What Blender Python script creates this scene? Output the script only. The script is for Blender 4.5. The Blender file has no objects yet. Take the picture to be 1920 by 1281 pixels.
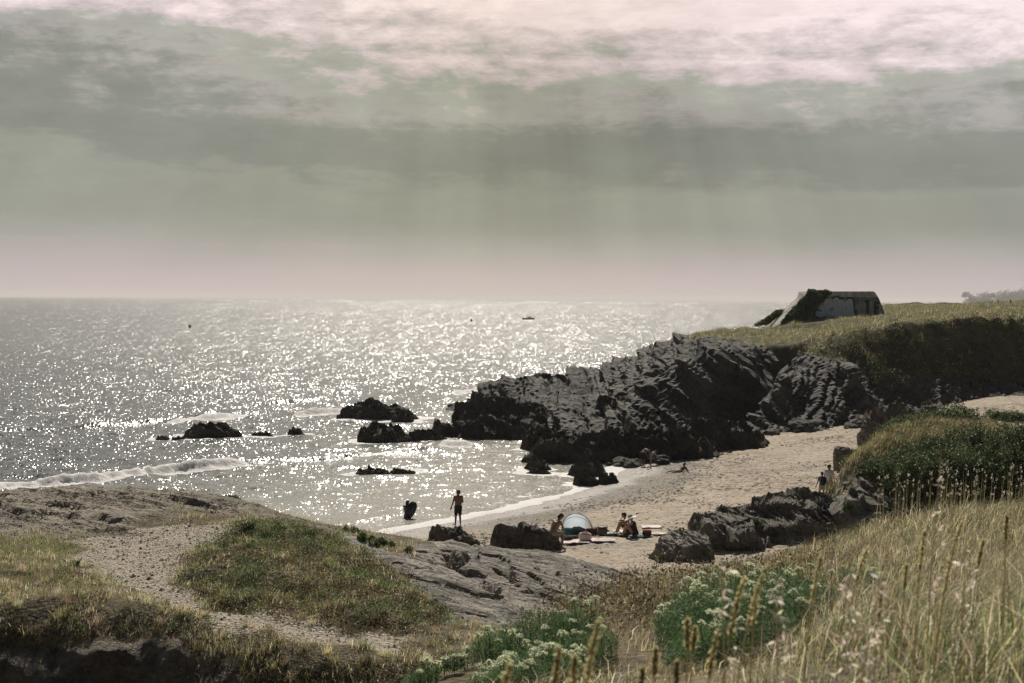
import bpy, bmesh, math, random
import numpy as np
from mathutils import Vector, Matrix, Euler

R = math.radians
rng = np.random.default_rng(7)
random.seed(7)
S = bpy.context.scene
COL = S.collection

# ------------------------------------------------------------------ camera
F = 2667.0                       # focal length in pixels of the 1920 wide photograph
HC = 11.5                        # camera above the sea
PITCH, ROLL = 0.0298, 0.0063
CAMM = (Euler((math.pi / 2 - PITCH, 0, 0)).to_matrix() @ Matrix.Rotation(ROLL, 3, 'Z'))
cd = bpy.data.cameras.new('camera')
cam = bpy.data.objects.new('camera', cd)
COL.objects.link(cam)
cam.location = (0, 0, HC)
cam.rotation_euler = CAMM.to_euler()
cd.sensor_width = 36.0
cd.lens = 36.0 * F / 1920
cd.clip_start, cd.clip_end = 0.1, 60000
cd.dof.use_dof = True
cd.dof.focus_distance = 62
cd.dof.aperture_fstop = 6.3
S.camera = cam

# ------------------------------------------------------------------ exposure and renderer
S.view_settings.view_transform = 'Standard'
S.view_settings.look = 'None'
S.view_settings.exposure = 0.0
S.view_settings.gamma = 1.0
S.cycles.max_bounces = 6
S.cycles.diffuse_bounces = 3
S.cycles.glossy_bounces = 3
S.cycles.transmission_bounces = 4
S.cycles.transparent_max_bounces = 8
S.cycles.volume_bounces = 0
S.cycles.sample_clamp_indirect = 4.0
S.cycles.caustics_reflective = False
S.cycles.caustics_refractive = False

SUN_EL, SUN_AZ = R(41), R(-1.5)          # azimuth from +Y towards +X

# ------------------------------------------------------------------ node helpers
class G:
    def __init__(s, nt):
        s.nt = nt
    def n(s, t, **k):
        o = s.nt.nodes.new(t)
        for a, v in k.items():
            setattr(o, a, v)
        return o
    def put(s, sock, v):
        if v is None:
            return
        if hasattr(v, 'is_linked') or hasattr(v, 'links'):
            s.nt.links.new(v, sock)
        elif isinstance(v, (tuple, list)) and len(v) == 3 and sock.type == 'RGBA':
            sock.default_value = (*v, 1)
        else:
            sock.default_value = v
    def m(s, op, a, b=None, c=None, clamp=False):
        o = s.n('ShaderNodeMath', operation=op, use_clamp=clamp)
        for i, v in enumerate((a, b, c)):
            s.put(o.inputs[i], v)
        return o.outputs[0]
    def v(s, op, a, b=None, sc=None):
        o = s.n('ShaderNodeVectorMath', operation=op)
        s.put(o.inputs[0], a)
        s.put(o.inputs[1], b)
        if sc is not None:
            s.put(o.inputs['Scale'], sc)
        return o.outputs['Value'] if op in ('LENGTH', 'DOT_PRODUCT', 'DISTANCE') else o.outputs[0]
    def comb(s, x=0.0, y=0.0, z=0.0):
        o = s.n('ShaderNodeCombineXYZ')
        for i, q in enumerate((x, y, z)):
            s.put(o.inputs[i], q)
        return o.outputs[0]
    def sep(s, a):
        o = s.n('ShaderNodeSeparateXYZ')
        s.put(o.inputs[0], a)
        return o.outputs
    def noise(s, vec, scale=1.0, detail=3.0, rough=.55, dist=0.0, col=False):
        o = s.n('ShaderNodeTexNoise')
        s.put(o.inputs['Vector'], vec)
        o.inputs['Scale'].default_value = scale
        o.inputs['Detail'].default_value = detail
        o.inputs['Roughness'].default_value = rough
        o.inputs['Distortion'].default_value = dist
        return o.outputs['Color' if col else 'Fac']
    def voro(s, vec, scale=1.0, feature='F1', out='Distance', rnd=1.0):
        o = s.n('ShaderNodeTexVoronoi', feature=feature)
        s.put(o.inputs['Vector'], vec)
        o.inputs['Scale'].default_value = scale
        o.inputs['Randomness'].default_value = rnd
        return o.outputs[out]
    def ramp(s, f, stops, interp='LINEAR'):
        o = s.n('ShaderNodeValToRGB')
        e = o.color_ramp
        e.interpolation = interp
        while len(e.elements) < len(stops):
            e.elements.new(0.5)
        for el, (p, c) in zip(e.elements, stops):
            el.position = p
            el.color = (c, c, c, 1) if isinstance(c, (int, float)) else (*c, 1)
        s.put(o.inputs[0], f)
        return o.outputs[0]
    def mix(s, f, a, b, mode='MIX'):
        o = s.n('ShaderNodeMix', data_type='RGBA', blend_type=mode)
        s.put(o.inputs[0], f)
        s.put(o.inputs[6], a)
        s.put(o.inputs[7], b)
        return o.outputs[2]
    def attr(s, name, out='Fac'):
        o = s.n('ShaderNodeAttribute', attribute_name=name)
        return o.outputs[out]
    def bump(s, h, strength=.5, dist=.1, nrm=None):
        o = s.n('ShaderNodeBump')
        o.inputs['Strength'].default_value = strength
        o.inputs['Distance'].default_value = dist
        s.put(o.inputs['Height'], h)
        if nrm is not None:
            s.put(o.inputs['Normal'], nrm)
        return o.outputs[0]

def new_mat(name):
    m = bpy.data.materials.new(name)
    m.use_nodes = True
    g = G(m.node_tree)
    return m, g, m.node_tree.nodes['Principled BSDF']

def obj_coord(g):
    return g.n('ShaderNodeTexCoord').outputs['Object']
def world_pos(g):
    return g.n('ShaderNodeNewGeometry').outputs['Position']

def plain(name, c, rough=.7, var=.25, scale=6., bump=.15, spec=.4, trans=0.0):
    """cloth, skin, paint ...: a base colour broken up by a little noise"""
    m, g, b = new_mat(name)
    oc = obj_coord(g)
    f = g.noise(oc, scale, 4)
    lo = tuple(x * (1 - var) for x in c)
    hi = tuple(min(1, x * (1 + var)) for x in c)
    g.put(b.inputs['Base Color'], g.ramp(f, [(.3, lo), (.7, hi)]))
    b.inputs['Roughness'].default_value = rough
    b.inputs['Specular IOR Level'].default_value = spec
    if bump:
        g.put(b.inputs['Normal'], g.bump(g.noise(oc, scale * 6, 3), bump, .01))
    if trans:
        t = g.n('ShaderNodeBsdfTranslucent')
        g.put(t.inputs[0], g.ramp(f, [(.3, lo), (.7, hi)]))
        mx = g.n('ShaderNodeMixShader')
        mx.inputs[0].default_value = trans
        g.nt.links.new(b.outputs[0], mx.inputs[1])
        g.nt.links.new(t.outputs[0], mx.inputs[2])
        g.nt.links.new(mx.outputs[0], m.node_tree.nodes['Material Output'].inputs[0])
    return m

# ------------------------------------------------------------------ world: physical sky with a banked cloud cover out at sea
W = bpy.data.worlds.new('World')
S.world = W
W.use_nodes = True
g = G(W.node_tree)
bg = W.node_tree.nodes['Background']
BG = 0.08
bg.inputs['Strength'].default_value = BG
sky = g.n('ShaderNodeTexSky', sky_type='NISHITA')
sky.sun_disc = False
sky.sun_elevation = SUN_EL
sky.sun_rotation = SUN_AZ
sky.altitude = 0
sky.air_density, sky.dust_density, sky.ozone_density = 1.0, 2.5, 1.0
dirv = g.v('NORMALIZE', g.n('ShaderNodeTexCoord').outputs['Generated'])
dx, dy, dz = g.sep(dirv)
az = g.m('ARCTAN2', dx, dy)
el = g.m('ARCSINE', dz)
# warped elevation: bands that wander, thin out and tear
p1 = g.comb(g.m('MULTIPLY', az, 2.6), g.m('MULTIPLY', el, 11.), 3.1)
n1 = g.noise(p1, 1.0, 7, .58, .35)
p2 = g.comb(g.m('MULTIPLY', az, 12.), g.m('MULTIPLY', el, 30.), 8.4)
n2 = g.noise(p2, 1.0, 9, .66, .3)
p3 = g.comb(g.m('MULTIPLY', az, 1.9), g.m('MULTIPLY', el, 7.), 1.7)
n3 = g.noise(p3, 1.0, 3, .5, .2)
p4 = g.comb(g.m('MULTIPLY', az, 34.), g.m('MULTIPLY', el, 90.), 2.2)
n4 = g.noise(p4, 1.0, 8, .68, .25)
p6 = g.comb(g.m('MULTIPLY', az, 1.6), g.m('MULTIPLY', el, 48.), 11.3)
n6 = g.noise(p6, 1.0, 5, .6, .25)
amp = g.ramp(el, [(0.0, 0.0), (.05, .25), (.11, .7), (.17, 1.0), (.35, 1.2)])
w = g.m('MULTIPLY', g.m('SUBTRACT', n1, .5), .105)
w = g.m('ADD', w, g.m('MULTIPLY', g.m('SUBTRACT', n2, .5), .11))
w = g.m('ADD', w, g.m('MULTIPLY', g.m('SUBTRACT', n4, .5), .055))
w = g.m('ADD', w, g.m('MULTIPLY', g.m('SUBTRACT', n6, .5), .075))
w = g.m('ADD', w, g.m('MULTIPLY', g.m('MAXIMUM', g.m('MINIMUM', az, .05), -.36), .085))
w = g.m('MULTIPLY', w, amp)
ev = g.m('ADD', el, w)
k = 1.0 / BG
def sc(c, q=1.0):
    return tuple(x * q for x in c)
HORI, PALE, OLIVE, DARK, MID, PINK, TOP = (.55, .46, .455), (.435, .40, .37), (.315, .32, .268), (.262, .270, .232), (.40, .375, .35), (.57, .49, .485), (.83, .70, .69)
bands = g.ramp(ev, [(0.0, HORI), (.012, HORI), (.030, PALE), (.050, OLIVE), (.070, OLIVE), (.080, sc(OLIVE, 1.04)), (.090, DARK),
                    (.118, sc(DARK, 1.03)), (.136, MID), (.150, sc(DARK, 1.45)), (.163, PINK), (.190, TOP), (.25, sc(TOP, 1.02)), (.34, (.46, .43, .42)), (.6, (.24, .25, .265)), (1, (.15, .17, .20))])
patch = g.ramp(n3, [(.36, .76), (.5, 1.0), (.66, 1.20)])
patch = g.mix(g.ramp(el, [(.02, 0.0), (.12, 1.0)]), (1, 1, 1), patch)
cl = g.mix(1.0, bands, patch, 'MULTIPLY')
# faint shafts of light fanning down from the sun
fan = g.m('DIVIDE', g.m('SUBTRACT', az, SUN_AZ + .02), g.m('SUBTRACT', .62, el))
sh = g.noise(g.comb(g.m('MULTIPLY', fan, 11.), 0.3, 0.0), 1.0, 3, .5)
shm = g.ramp(el, [(.01, 0.0), (.06, 1.0), (.13, 1.0), (.18, 0.0)])
shw = g.ramp(g.m('ABSOLUTE', g.m('SUBTRACT', az, .06)), [(.02, 1.0), (.25, .25)])
shf = g.m('ADD', 1.0, g.m('MULTIPLY', g.m('MULTIPLY', g.m('SUBTRACT', sh, .46), g.m('MULTIPLY', shw, .8)), shm))
p5 = g.comb(g.m('MULTIPLY', az, 30.), g.m('MULTIPLY', el, 210.), 5.5)
n5 = g.noise(p5, 1.0, 6, .65, .5)
tex = g.m('MULTIPLY', g.m('ADD', g.m('MULTIPLY', g.m('SUBTRACT', n5, .5), .20), g.m('MULTIPLY', g.m('SUBTRACT', n4, .5), .45)), g.ramp(el, [(.05, .15), (.12, .6), (.17, 1.0)]))
cl = g.v('SCALE', cl, sc=g.m('MULTIPLY', shf, g.m('ADD', 1.0, tex)))
# warmer glow towards the sun, cooler to the sides
side = g.ramp(g.m('ABSOLUTE', g.m('SUBTRACT', az, SUN_AZ)), [(0.0, (1.05, 1.04, .96)), (.22, (1, 1, 1)), (.5, (.93, .95, .98)), (1.0, (.6, .62, .66))])
cl = g.mix(1.0, cl, side, 'MULTIPLY')
cl = g.v('SCALE', cl, sc=k)
# the cover lies out at sea: overhead and inland the clear sky shows
ca = g.ramp(g.m('MULTIPLY', g.m('ABSOLUTE', az), 1 / math.pi), [(.28, 1.0), (.5, 0.0)])
ce = g.ramp(el, [(.5, 1.0), (.95, .25)])
cover = g.m('MULTIPLY', ca, ce)
skyc = g.mix(cover, g.mix(1.0, sky.outputs[0], (.24, .25, .25), 'MULTIPLY'), cl)
W.node_tree.links.new(skyc, bg.inputs['Color'])
W.cycles.sampling_method = 'MANUAL'
W.cycles.sample_map_resolution = 1024

# ------------------------------------------------------------------ sun
sl = bpy.data.lights.new('sun', 'SUN')
sl.energy = 5.0
sl.angle = R(0.53)
sl.color = (1.0, .92, .81)
sun = bpy.data.objects.new('sun', sl)
COL.objects.link(sun)
sd = Vector((math.sin(SUN_AZ) * math.cos(SUN_EL), math.cos(SUN_AZ) * math.cos(SUN_EL), math.sin(SUN_EL)))
sun.rotation_euler = sd.to_track_quat('Z', 'Y').to_euler()
sun.location = sd * 200

# ------------------------------------------------------------------ pixel to place helpers (used to lay the survey points out)
def ray(px, py):
    d = CAMM @ Vector(((px - 960) / F, (640.5 - py) / F, -1))
    return d
def at(px, py, d):
    """point seen at (px, py), d metres out"""
    r = ray(px, py)
    return np.array((r.x / r.y * d, d, HC + r.z / r.y * d))
def onz(px, py, z=0.0):
    """point seen at (px, py) on the level z"""
    r = ray(px, py)
    t = (z - HC) / r.z
    return np.array((r.x * t, r.y * t, z))

# ------------------------------------------------------------------ numpy noise
_perm = rng.permutation(512).astype(np.int64)
_perm = np.concatenate([_perm % 256, _perm % 256, _perm % 256])
_gr = rng.normal(size=(256, 3))
_gr /= np.linalg.norm(_gr, axis=1)[:, None]
def perlin(p):
    p = np.asarray(p, float)
    i = np.floor(p).astype(np.int64)
    f = p - i
    i &= 255
    u = f * f * f * (f * (f * 6 - 15) + 10)
    out = 0
    for a in (0, 1):
        wa = u[:, 0] if a else 1 - u[:, 0]
        ha = _perm[(i[:, 0] + a) & 255]
        for b in (0, 1):
            wb = u[:, 1] if b else 1 - u[:, 1]
            hb = _perm[(ha + i[:, 1] + b) & 511]
            for c in (0, 1):
                wc = u[:, 2] if c else 1 - u[:, 2]
                gi = _gr[_perm[(hb + i[:, 2] + c) & 511]]
                out = out + wa * wb * wc * (gi[:, 0] * (f[:, 0] - a) + gi[:, 1] * (f[:, 1] - b) + gi[:, 2] * (f[:, 2] - c))
    return out * 1.5
def fbm(p, o=4, gain=.5, lac=2.03):
    a, s, t = 1., 0., 0.
    p = np.array(p, float)
    for k in range(o):
        s = s + a * perlin(p + 17.3 * k)
        p = p * lac
        a *= gain
    return s
def ridged(p, o=4, gain=.5):
    a, s = 1., 0.
    p = np.array(p, float)
    for k in range(o):
        s = s + a * (1 - 2 * np.abs(perlin(p + 9.1 * k)))
        p = p * 2.07
        a *= gain
    return s
def hash1(i, seed=0):
    i = (np.asarray(i).astype(np.int64) * 73856093 + seed * 19349663) & 0x7fffffff
    i = (i ^ (i >> 13)) * 1274126177 & 0x7fffffff
    return (i % 10007) / 10007.
def sstep(a, b, x):
    t = np.clip((x - a) / (b - a), 0, 1)
    return t * t * (3 - 2 * t)
def xy3(x, y, z=0.0):
    return np.stack([x, y, np.zeros_like(x) + z], 1)

def strata(p, nrm, t, seed, warp=.5, jag=.6):
    """0..1 step height of tilted rock beds, with cross joints"""
    h = p @ np.asarray(nrm) / t
    h = h + 1.1 * perlin(np.stack([h * .31 + seed, h * 0 + .5, p[:, 0] * .05], 1)) + warp * fbm(p * (.55 / t) * .35, 3)
    l = np.floor(h)
    f = h - l
    a = hash1(l, seed)
    b = hash1(l + 1, seed)
    e = sstep(.82, 1.0, f)
    q = (a * (1 - e) + b * e) * .62 + .38 * (1 - f)
    side = np.cross(nrm, (0.2, .3, 1.0))
    side = side / np.linalg.norm(side)
    j = p @ side / (t * 2.4) + .7 * fbm(p * (.3 / t) + 5, 2) + hash1(l, seed + 5) * 3
    jl = np.floor(j)
    return q * (1 - jag) + jag * hash1(jl * 57 + l, seed + 9)

# ------------------------------------------------------------------ thin plate surfaces through survey points
class TPS:
    def __init__(s, pts, lam=1e-3):
        P = np.array(pts, float)
        s.c = P[:, :2]
        n = len(P)
        K = s.k(s.c, s.c) + lam * np.eye(n)
        A = np.zeros((n + 3, n + 3))
        A[:n, :n] = K
        A[:n, n] = 1
        A[:n, n + 1:] = s.c
        A[n:, :n] = A[:n, n:].T
        s.w = np.linalg.solve(A, np.concatenate([P[:, 2], np.zeros(3)]))
    def k(s, a, b):
        r2 = ((a[:, None, :] - b[None]) ** 2).sum(2)
        return .5 * r2 * np.log(r2 + 1e-9)
    def __call__(s, x, y):
        q = np.stack([x, y], 1)
        out = np.empty(len(q))
        for i in range(0, len(q), 60000):
            z = q[i:i + 60000]
            out[i:i + 60000] = s.k(z, s.c) @ s.w[:-3] + s.w[-3] + z @ s.w[-2:]
        return out

# ------------------------------------------------------------------ mesh helpers
def mesh_np(name, v, tris=None, quads=None, mat=None, smooth=True, attrs=None, colors=None, mats=None):
    me = bpy.data.meshes.new(name)
    v = np.ascontiguousarray(v, np.float32)
    me.vertices.add(len(v))
    me.vertices.foreach_set('co', v.ravel())
    idx, starts, n = [], [], 0
    for arr, kk in ((quads, 4), (tris, 3)):
        if arr is not None and len(arr):
            arr = np.ascontiguousarray(arr, np.int32)
            idx.append(arr.ravel())
            starts.append(n + np.arange(len(arr)) * kk)
            n += arr.size
    idx = np.concatenate(idx)
    starts = np.concatenate(starts).astype(np.int32)
    me.loops.add(len(idx))
    me.loops.foreach_set('vertex_index', idx.astype(np.int32))
    me.polygons.add(len(starts))
    me.polygons.foreach_set('loop_start', starts)
    me.update(calc_edges=True)
    me.polygons.foreach_set('use_smooth', np.full(len(starts), smooth, bool))
    for k, a in (attrs or {}).items():
        at_ = me.attributes.new(k, 'FLOAT', 'POINT')
        at_.data.foreach_set('value', np.ascontiguousarray(a, np.float32))
    if colors is not None:
        c = np.ones((len(v), 4), np.float32)
        c[:, :3] = colors
        at_ = me.attributes.new('tint', 'FLOAT_COLOR', 'POINT')
        at_.data.foreach_set('color', c.ravel())
    if mat is not None:
        me.materials.append(mat)
    return me

def link(name, me, parent=None, loc=None):
    o = bpy.data.objects.new(name, me)
    COL.objects.link(o)
    if parent is not None:
        o.parent = parent
    if loc is not None:
        o.location = loc
    return o
def tag(o, label=None, cat=None, group=None, kind=None):
    if label: o['label'] = label
    if cat: o['category'] = cat
    if group: o['group'] = group
    if kind: o['kind'] = kind
    return o
def thing(name, label, cat, loc=(0, 0, 0), rz=0.0, group=None):
    o = bpy.data.objects.new(name, None)
    COL.objects.link(o)
    o.empty_display_size = .2
    o.location = loc
    o.rotation_euler = (0, 0, rz)
    return tag(o, label, cat, group)
def grid_faces(nx, ny):
    i = np.arange(ny - 1)[:, None] * nx + np.arange(nx - 1)[None]
    i = i.ravel()
    return np.stack([i, i + 1, i + nx + 1, i + nx], 1)
def compact(v, faces, attrs):
    used = np.zeros(len(v), bool)
    used[faces.ravel()] = True
    new = np.cumsum(used) - 1
    return v[used], new[faces], {k: a[used] for k, a in attrs.items()}
def inpoly(x, y, poly):
    p = np.asarray(poly)
    r = np.zeros(len(x), bool)
    j = len(p) - 1
    for i in range(len(p)):
        xi, yi, xj, yj = p[i, 0], p[i, 1], p[j, 0], p[j, 1]
        c = ((yi > y) != (yj > y)) & (x < (xj - xi) * (y - yi) / (yj - yi + 1e-12) + xi)
        r ^= c
        j = i
    return r
def polydist(x, y, pts, closed=False):
    p = np.asarray(pts, float)
    d = np.full(len(x), 1e9)
    m = len(p) if closed else len(p) - 1
    for i in range(m):
        a, b = p[i, :2], p[(i + 1) % len(p), :2]
        ab = b - a
        t = np.clip(((x - a[0]) * ab[0] + (y - a[1]) * ab[1]) / (ab @ ab + 1e-12), 0, 1)
        d = np.minimum(d, np.hypot(x - a[0] - t * ab[0], y - a[1] - t * ab[1]))
    return d
def smask(x, y, poly, soft):
    """soft 0..1 inside mask of a polygon"""
    d = polydist(x, y, poly, True)
    s = np.where(inpoly(x, y, poly), d, -d)
    return sstep(-soft, soft, s)

# ================================================================== MATERIALS OF THE SETTING
def rock_mat(name, lo, hi, sc=1.0, lichen=None, tilt=(.5, -.25, .83), bumpd=.12, mask=None):
    m, g, b = new_mat(name)
    p = world_pos(g)
    big = g.noise(p, .35 * sc, 5, .6)
    fine = g.noise(p, 6. * sc, 6, .65)
    st = g.v('DOT_PRODUCT', p, tilt)
    wob = g.m('MULTIPLY', g.noise(p, .9 * sc, 3), 1.6)
    bed = g.noise(g.comb(g.m('ADD', g.m('MULTIPLY', st, 4.2 * sc), wob), g.m('MULTIPLY', g.sep(p)[0], .5 * sc), 0.0), 1.0, 5, .7)
    f = g.m('ADD', g.m('MULTIPLY', big, .45), g.m('ADD', g.m('MULTIPLY', bed, .35), g.m('MULTIPLY', fine, .3)))
    c = g.ramp(f, [(.42, lo), (.56, sc_(lo, hi, .45)), (.70, hi)])
    if lichen:
        c = g.mix(g.ramp(g.noise(p, 1.3 * sc, 6, .7), [(.60, 0.0), (.68, .6)]), c, lichen)
    if mask:
        c = g.mix(g.attr(mask[0]), c, mask[1])
    g.put(b.inputs['Base Color'], c)
    b.inputs['Roughness'].default_value = .82
    b.inputs['Specular IOR Level'].default_value = .25
    cr = g.voro(g.v('ADD', p, g.v('SCALE', g.noise(p, 2.2 * sc, 3, col=True), sc=.5)), 1.7 * sc, 'DISTANCE_TO_EDGE')
    crk = g.ramp(cr, [(0.0, 0.0), (.05, 1.0)])
    h = g.m('ADD', g.m('MULTIPLY', bed, 1.0), g.m('ADD', g.m('MULTIPLY', fine, .7), g.m('MULTIPLY', crk, .35)))
    g.put(b.inputs['Normal'], g.bump(h, .9, bumpd))
    return m
def sc_(a, b, t):
    return tuple(x * (1 - t) + y * t for x, y in zip(a, b))

M = {}
M['cliff'] = rock_mat('dark schist cliff', (.014, .0155, .0155), (.155, .147, .125), .8, (.20, .185, .13))
M['reef'] = rock_mat('dark tidal rock', (.015, .0155, .0145), (.135, .122, .092), 1.3, (.14, .13, .08))
M['boulder'] = rock_mat('grey brown boulder rock', (.055, .052, .045), (.33, .295, .24), 1.6, (.26, .24, .16))
M['pale_rock'] = rock_mat('weathered pale rock', (.10, .09, .075), (.40, .365, .31), 1.4, (.30, .27, .2), bumpd=.10)
M['bluff'] = rock_mat('bluff schist', (.045, .042, .037), (.36, .325, .265), 1.6, (.34, .31, .24))

def ground_mat(name, soils, sc=1.0, rock=None):
    m, g, b = new_mat(name)
    p = world_pos(g)
    f = g.m('ADD', g.m('MULTIPLY', g.noise(p, 1.1 * sc, 6, .65), .6), g.m('MULTIPLY', g.noise(p, 14 * sc, 4, .6), .4))
    c = g.ramp(f, [(.36, soils[0]), (.5, soils[1]), (.64, soils[2])])
    h = g.m('ADD', g.noise(p, 9 * sc, 6, .7), g.m('MULTIPLY', g.voro(p, 11 * sc), .8))
    if rock:
        big = g.noise(p, .8, 5, .6)
        fine = g.noise(p, 7., 6, .7)
        c2 = g.ramp(g.m('ADD', g.m('MULTIPLY', big, .5), g.m('MULTIPLY', fine, .5)), [(.38, rock[0]), (.5, sc_(rock[0], rock[1], .55)), (.64, rock[1])])
        c = g.mix(g.attr('rock'), c, c2)
        cr = g.voro(g.v('ADD', p, g.v('SCALE', g.noise(p, 1.6, 3, col=True), sc=.8)), 1.15, 'DISTANCE_TO_EDGE')
        h = g.m('ADD', h, g.m('MULTIPLY', g.ramp(cr, [(0.0, 0.0), (.035, 1.0)]), .6))
    g.put(b.inputs['Base Color'], c)
    b.inputs['Roughness'].default_value = .93
    b.inputs['Specular IOR Level'].default_value = .15
    g.put(b.inputs['Normal'], g.bump(h, .8, .05))
    return m
M['soil'] = ground_mat('dry turf soil', [(.055, .045, .030), (.13, .105, .065), (.24, .20, .12)])
M['prom'] = ground_mat('promontory earth and rock', [(.05, .042, .03), (.12, .10, .065), (.22, .185, .12)], 1.0, ((.13, .118, .10), (.43, .39, .325)))
M['hill'] = ground_mat('headland turf', [(.04, .042, .022), (.085, .08, .04), (.15, .135, .065)], .5)

m, g, b = new_mat('trodden gravel')
p = world_pos(g)
pe = g.voro(p, 16., 'F1', 'Color')
f = g.m('ADD', g.m('MULTIPLY', g.sep(pe)[0], .45), g.m('MULTIPLY', g.noise(p, 1.4, 6, .65), .6))
g.put(b.inputs['Base Color'], g.ramp(f, [(.20, (.17, .15, .12)), (.36, (.47, .415, .335)), (.62, (.62, .55, .45)), (.85, (.72, .65, .55))]))
b.inputs['Roughness'].default_value = .95
b.inputs['Specular IOR Level'].default_value = .15
h = g.m('ADD', g.m('MULTIPLY', g.voro(p, 13.), -1.3), g.m('MULTIPLY', g.noise(p, 4., 6, .75), 2.0))
g.put(b.inputs['Normal'], g.bump(h, 1.0, .12))
M['path'] = m

m, g, b = new_mat('beach sand')
p = world_pos(g)
wet = g.attr('wet')
grv = g.attr('gravel')
f = g.m('ADD', g.m('MULTIPLY', g.noise(p, .5, 5, .6), .5), g.m('MULTIPLY', g.noise(p, 22., 3, .6), .5))
c = g.ramp(f, [(.36, (.30, .25, .185)), (.5, (.42, .355, .275)), (.64, (.52, .45, .36))])
peb = g.sep(g.voro(p, 13., 'F1', 'Color'))[0]
cg = g.ramp(peb, [(0.0, (.13, .12, .10)), (.5, (.30, .27, .22)), (1.0, (.50, .46, .40))])
c = g.mix(grv, c, cg)
sea_w = g.ramp(g.noise(p, 3.1, 7, .75), [(.63, 0.0), (.67, 1.0)])
c = g.mix(g.m('MULTIPLY', sea_w, g.attr('weed')), c, (.07, .06, .035))
c = g.mix(wet, c, g.mix(1.0, c, (.42, .43, .46), 'MULTIPLY'))
g.put(b.inputs['Base Color'], c)
g.put(b.inputs['Roughness'], g.m('SUBTRACT', .92, g.m('MULTIPLY', wet, .55)))
b.inputs['Specular IOR Level'].default_value = .35
h = g.m('ADD', g.m('MULTIPLY', g.noise(g.v('MULTIPLY', p, (3.4, 2.2, 3.)), 1.0, 5, .65), 2.2), g.m('MULTIPLY', g.voro(p, 13.), g.m('MULTIPLY', grv, -.8)))
g.put(b.inputs['Normal'], g.bump(h, 1.0, .11))
M['sand'] = m

# ================================================================== BEACH AND SEA BED
SHORE = np.array([onz(*q)[:2] for q in ((560, 1040), (650, 1018), (750, 996), (870, 975), (960, 956), (1050, 934), (1110, 914), (1150, 896), (1172, 880), (1175, 862), (1160, 840))])
SHORE = np.concatenate([[SHORE[0] + (-14, -18)], SHORE, [SHORE[-1] + (4, 30)], [SHORE[-1] + (10, 80)]])
def shore_s(x, y):
    """metres inland (+) or offshore (-) of the water's edge"""
    d = np.full(len(x), 1e9)
    sg = np.ones(len(x))
    for i in range(len(SHORE) - 1):
        a, b2 = SHORE[i], SHORE[i + 1]
        ab = b2 - a
        t = np.clip(((x - a[0]) * ab[0] + (y - a[1]) * ab[1]) / (ab @ ab), 0, 1)
        dd = np.hypot(x - a[0] - t * ab[0], y - a[1] - t * ab[1])
        cr = (x - a[0]) * ab[1] - (y - a[1]) * ab[0]
        better = dd < d
        sg = np.where(better, np.sign(cr), sg)
        d = np.minimum(d, dd)
    return d * sg
def beach_z(x, y, s=None):
    s = shore_s(x, y) if s is None else s
    z = np.where(s > 0, 1.45 * (1 - np.exp(-s * .055)), s * .05)
    z = z + 1.5 * sstep(27, 46, x) * sstep(95, 118, y) + .35 * sstep(15, 27, x) * sstep(92, 110, y)
    return np.maximum(z, -3)

def build_beach():
    nx, ny = 470, 720
    X, Y = np.meshgrid(np.linspace(-24, 62, nx), np.linspace(36, 142, ny))
    x, y = X.ravel(), Y.ravel()
    s = shore_s(x, y)
    z = beach_z(x, y, s)
    dry = sstep(3.0, 7.0, s)
    foot = fbm(xy3(x * 2.7, y * 1.8, 1.0), 3, .65)
    hum = fbm(xy3(x * .35, y * .22, 4.0), 3)
    calm = sstep(-.1, .5, fbm(xy3(x * .12, y * .10, 9.0), 2))
    z += dry * (np.minimum(foot, .16) * .27 * (.35 + .65 * calm) + hum * .05) + (1 - dry) * fbm(xy3(x * .8, y * .8, 2.), 2) * .012
    bnd = .8 * fbm(xy3(x * .25, y * .25, 3.), 3)
    wet = sstep(3.4, 1.2, s + bnd * 1.4)
    grav = sstep(1.2, 2.6, s + bnd) * sstep(6.5, 4.4, s + bnd * 2) * sstep(-6, 3, y - 70 + x * 0)
    grav = np.maximum(grav, .6 * sstep(.62, .95, fbm(xy3(x * .09 + y * .05, y * .16, 21.), 3) + .35) * dry)
    weed = sstep(.15, .6, fbm(xy3(x * .15, y * .3, 14.), 3)) * dry * sstep(45, 30, s) + .5 * sstep(4.5, 6.0, s) * sstep(8.5, 6.5, s)
    me = mesh_np('beach', np.stack([x, y, z], 1), quads=grid_faces(nx, ny), mat=M['sand'], attrs=dict(wet=wet, gravel=grav, weed=np.clip(weed, 0, 1)))
    tag(link('beach', me), 'pale sandy beach of the cove running up to the cliff foot', kind='structure')
build_beach()

# the ground far below everything, out to the horizon
gx, gy = 61, 61
X, Y = np.meshgrid(np.sign(np.linspace(-1, 1, gx)) * np.abs(np.linspace(-1, 1, gx)) ** 3 * 30000, np.sign(np.linspace(-1, 1, gy)) * np.abs(np.linspace(-1, 1, gy)) ** 3 * 30000)
me = mesh_np('ground', np.stack([X.ravel(), Y.ravel(), np.full(X.size, -4.0)], 1), quads=grid_faces(gx, gy), mat=M['sand'], attrs=dict(wet=np.ones(X.size), gravel=np.zeros(X.size), weed=np.zeros(X.size)))
tag(link('ground', me), 'sea bed and low ground', kind='structure')

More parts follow.
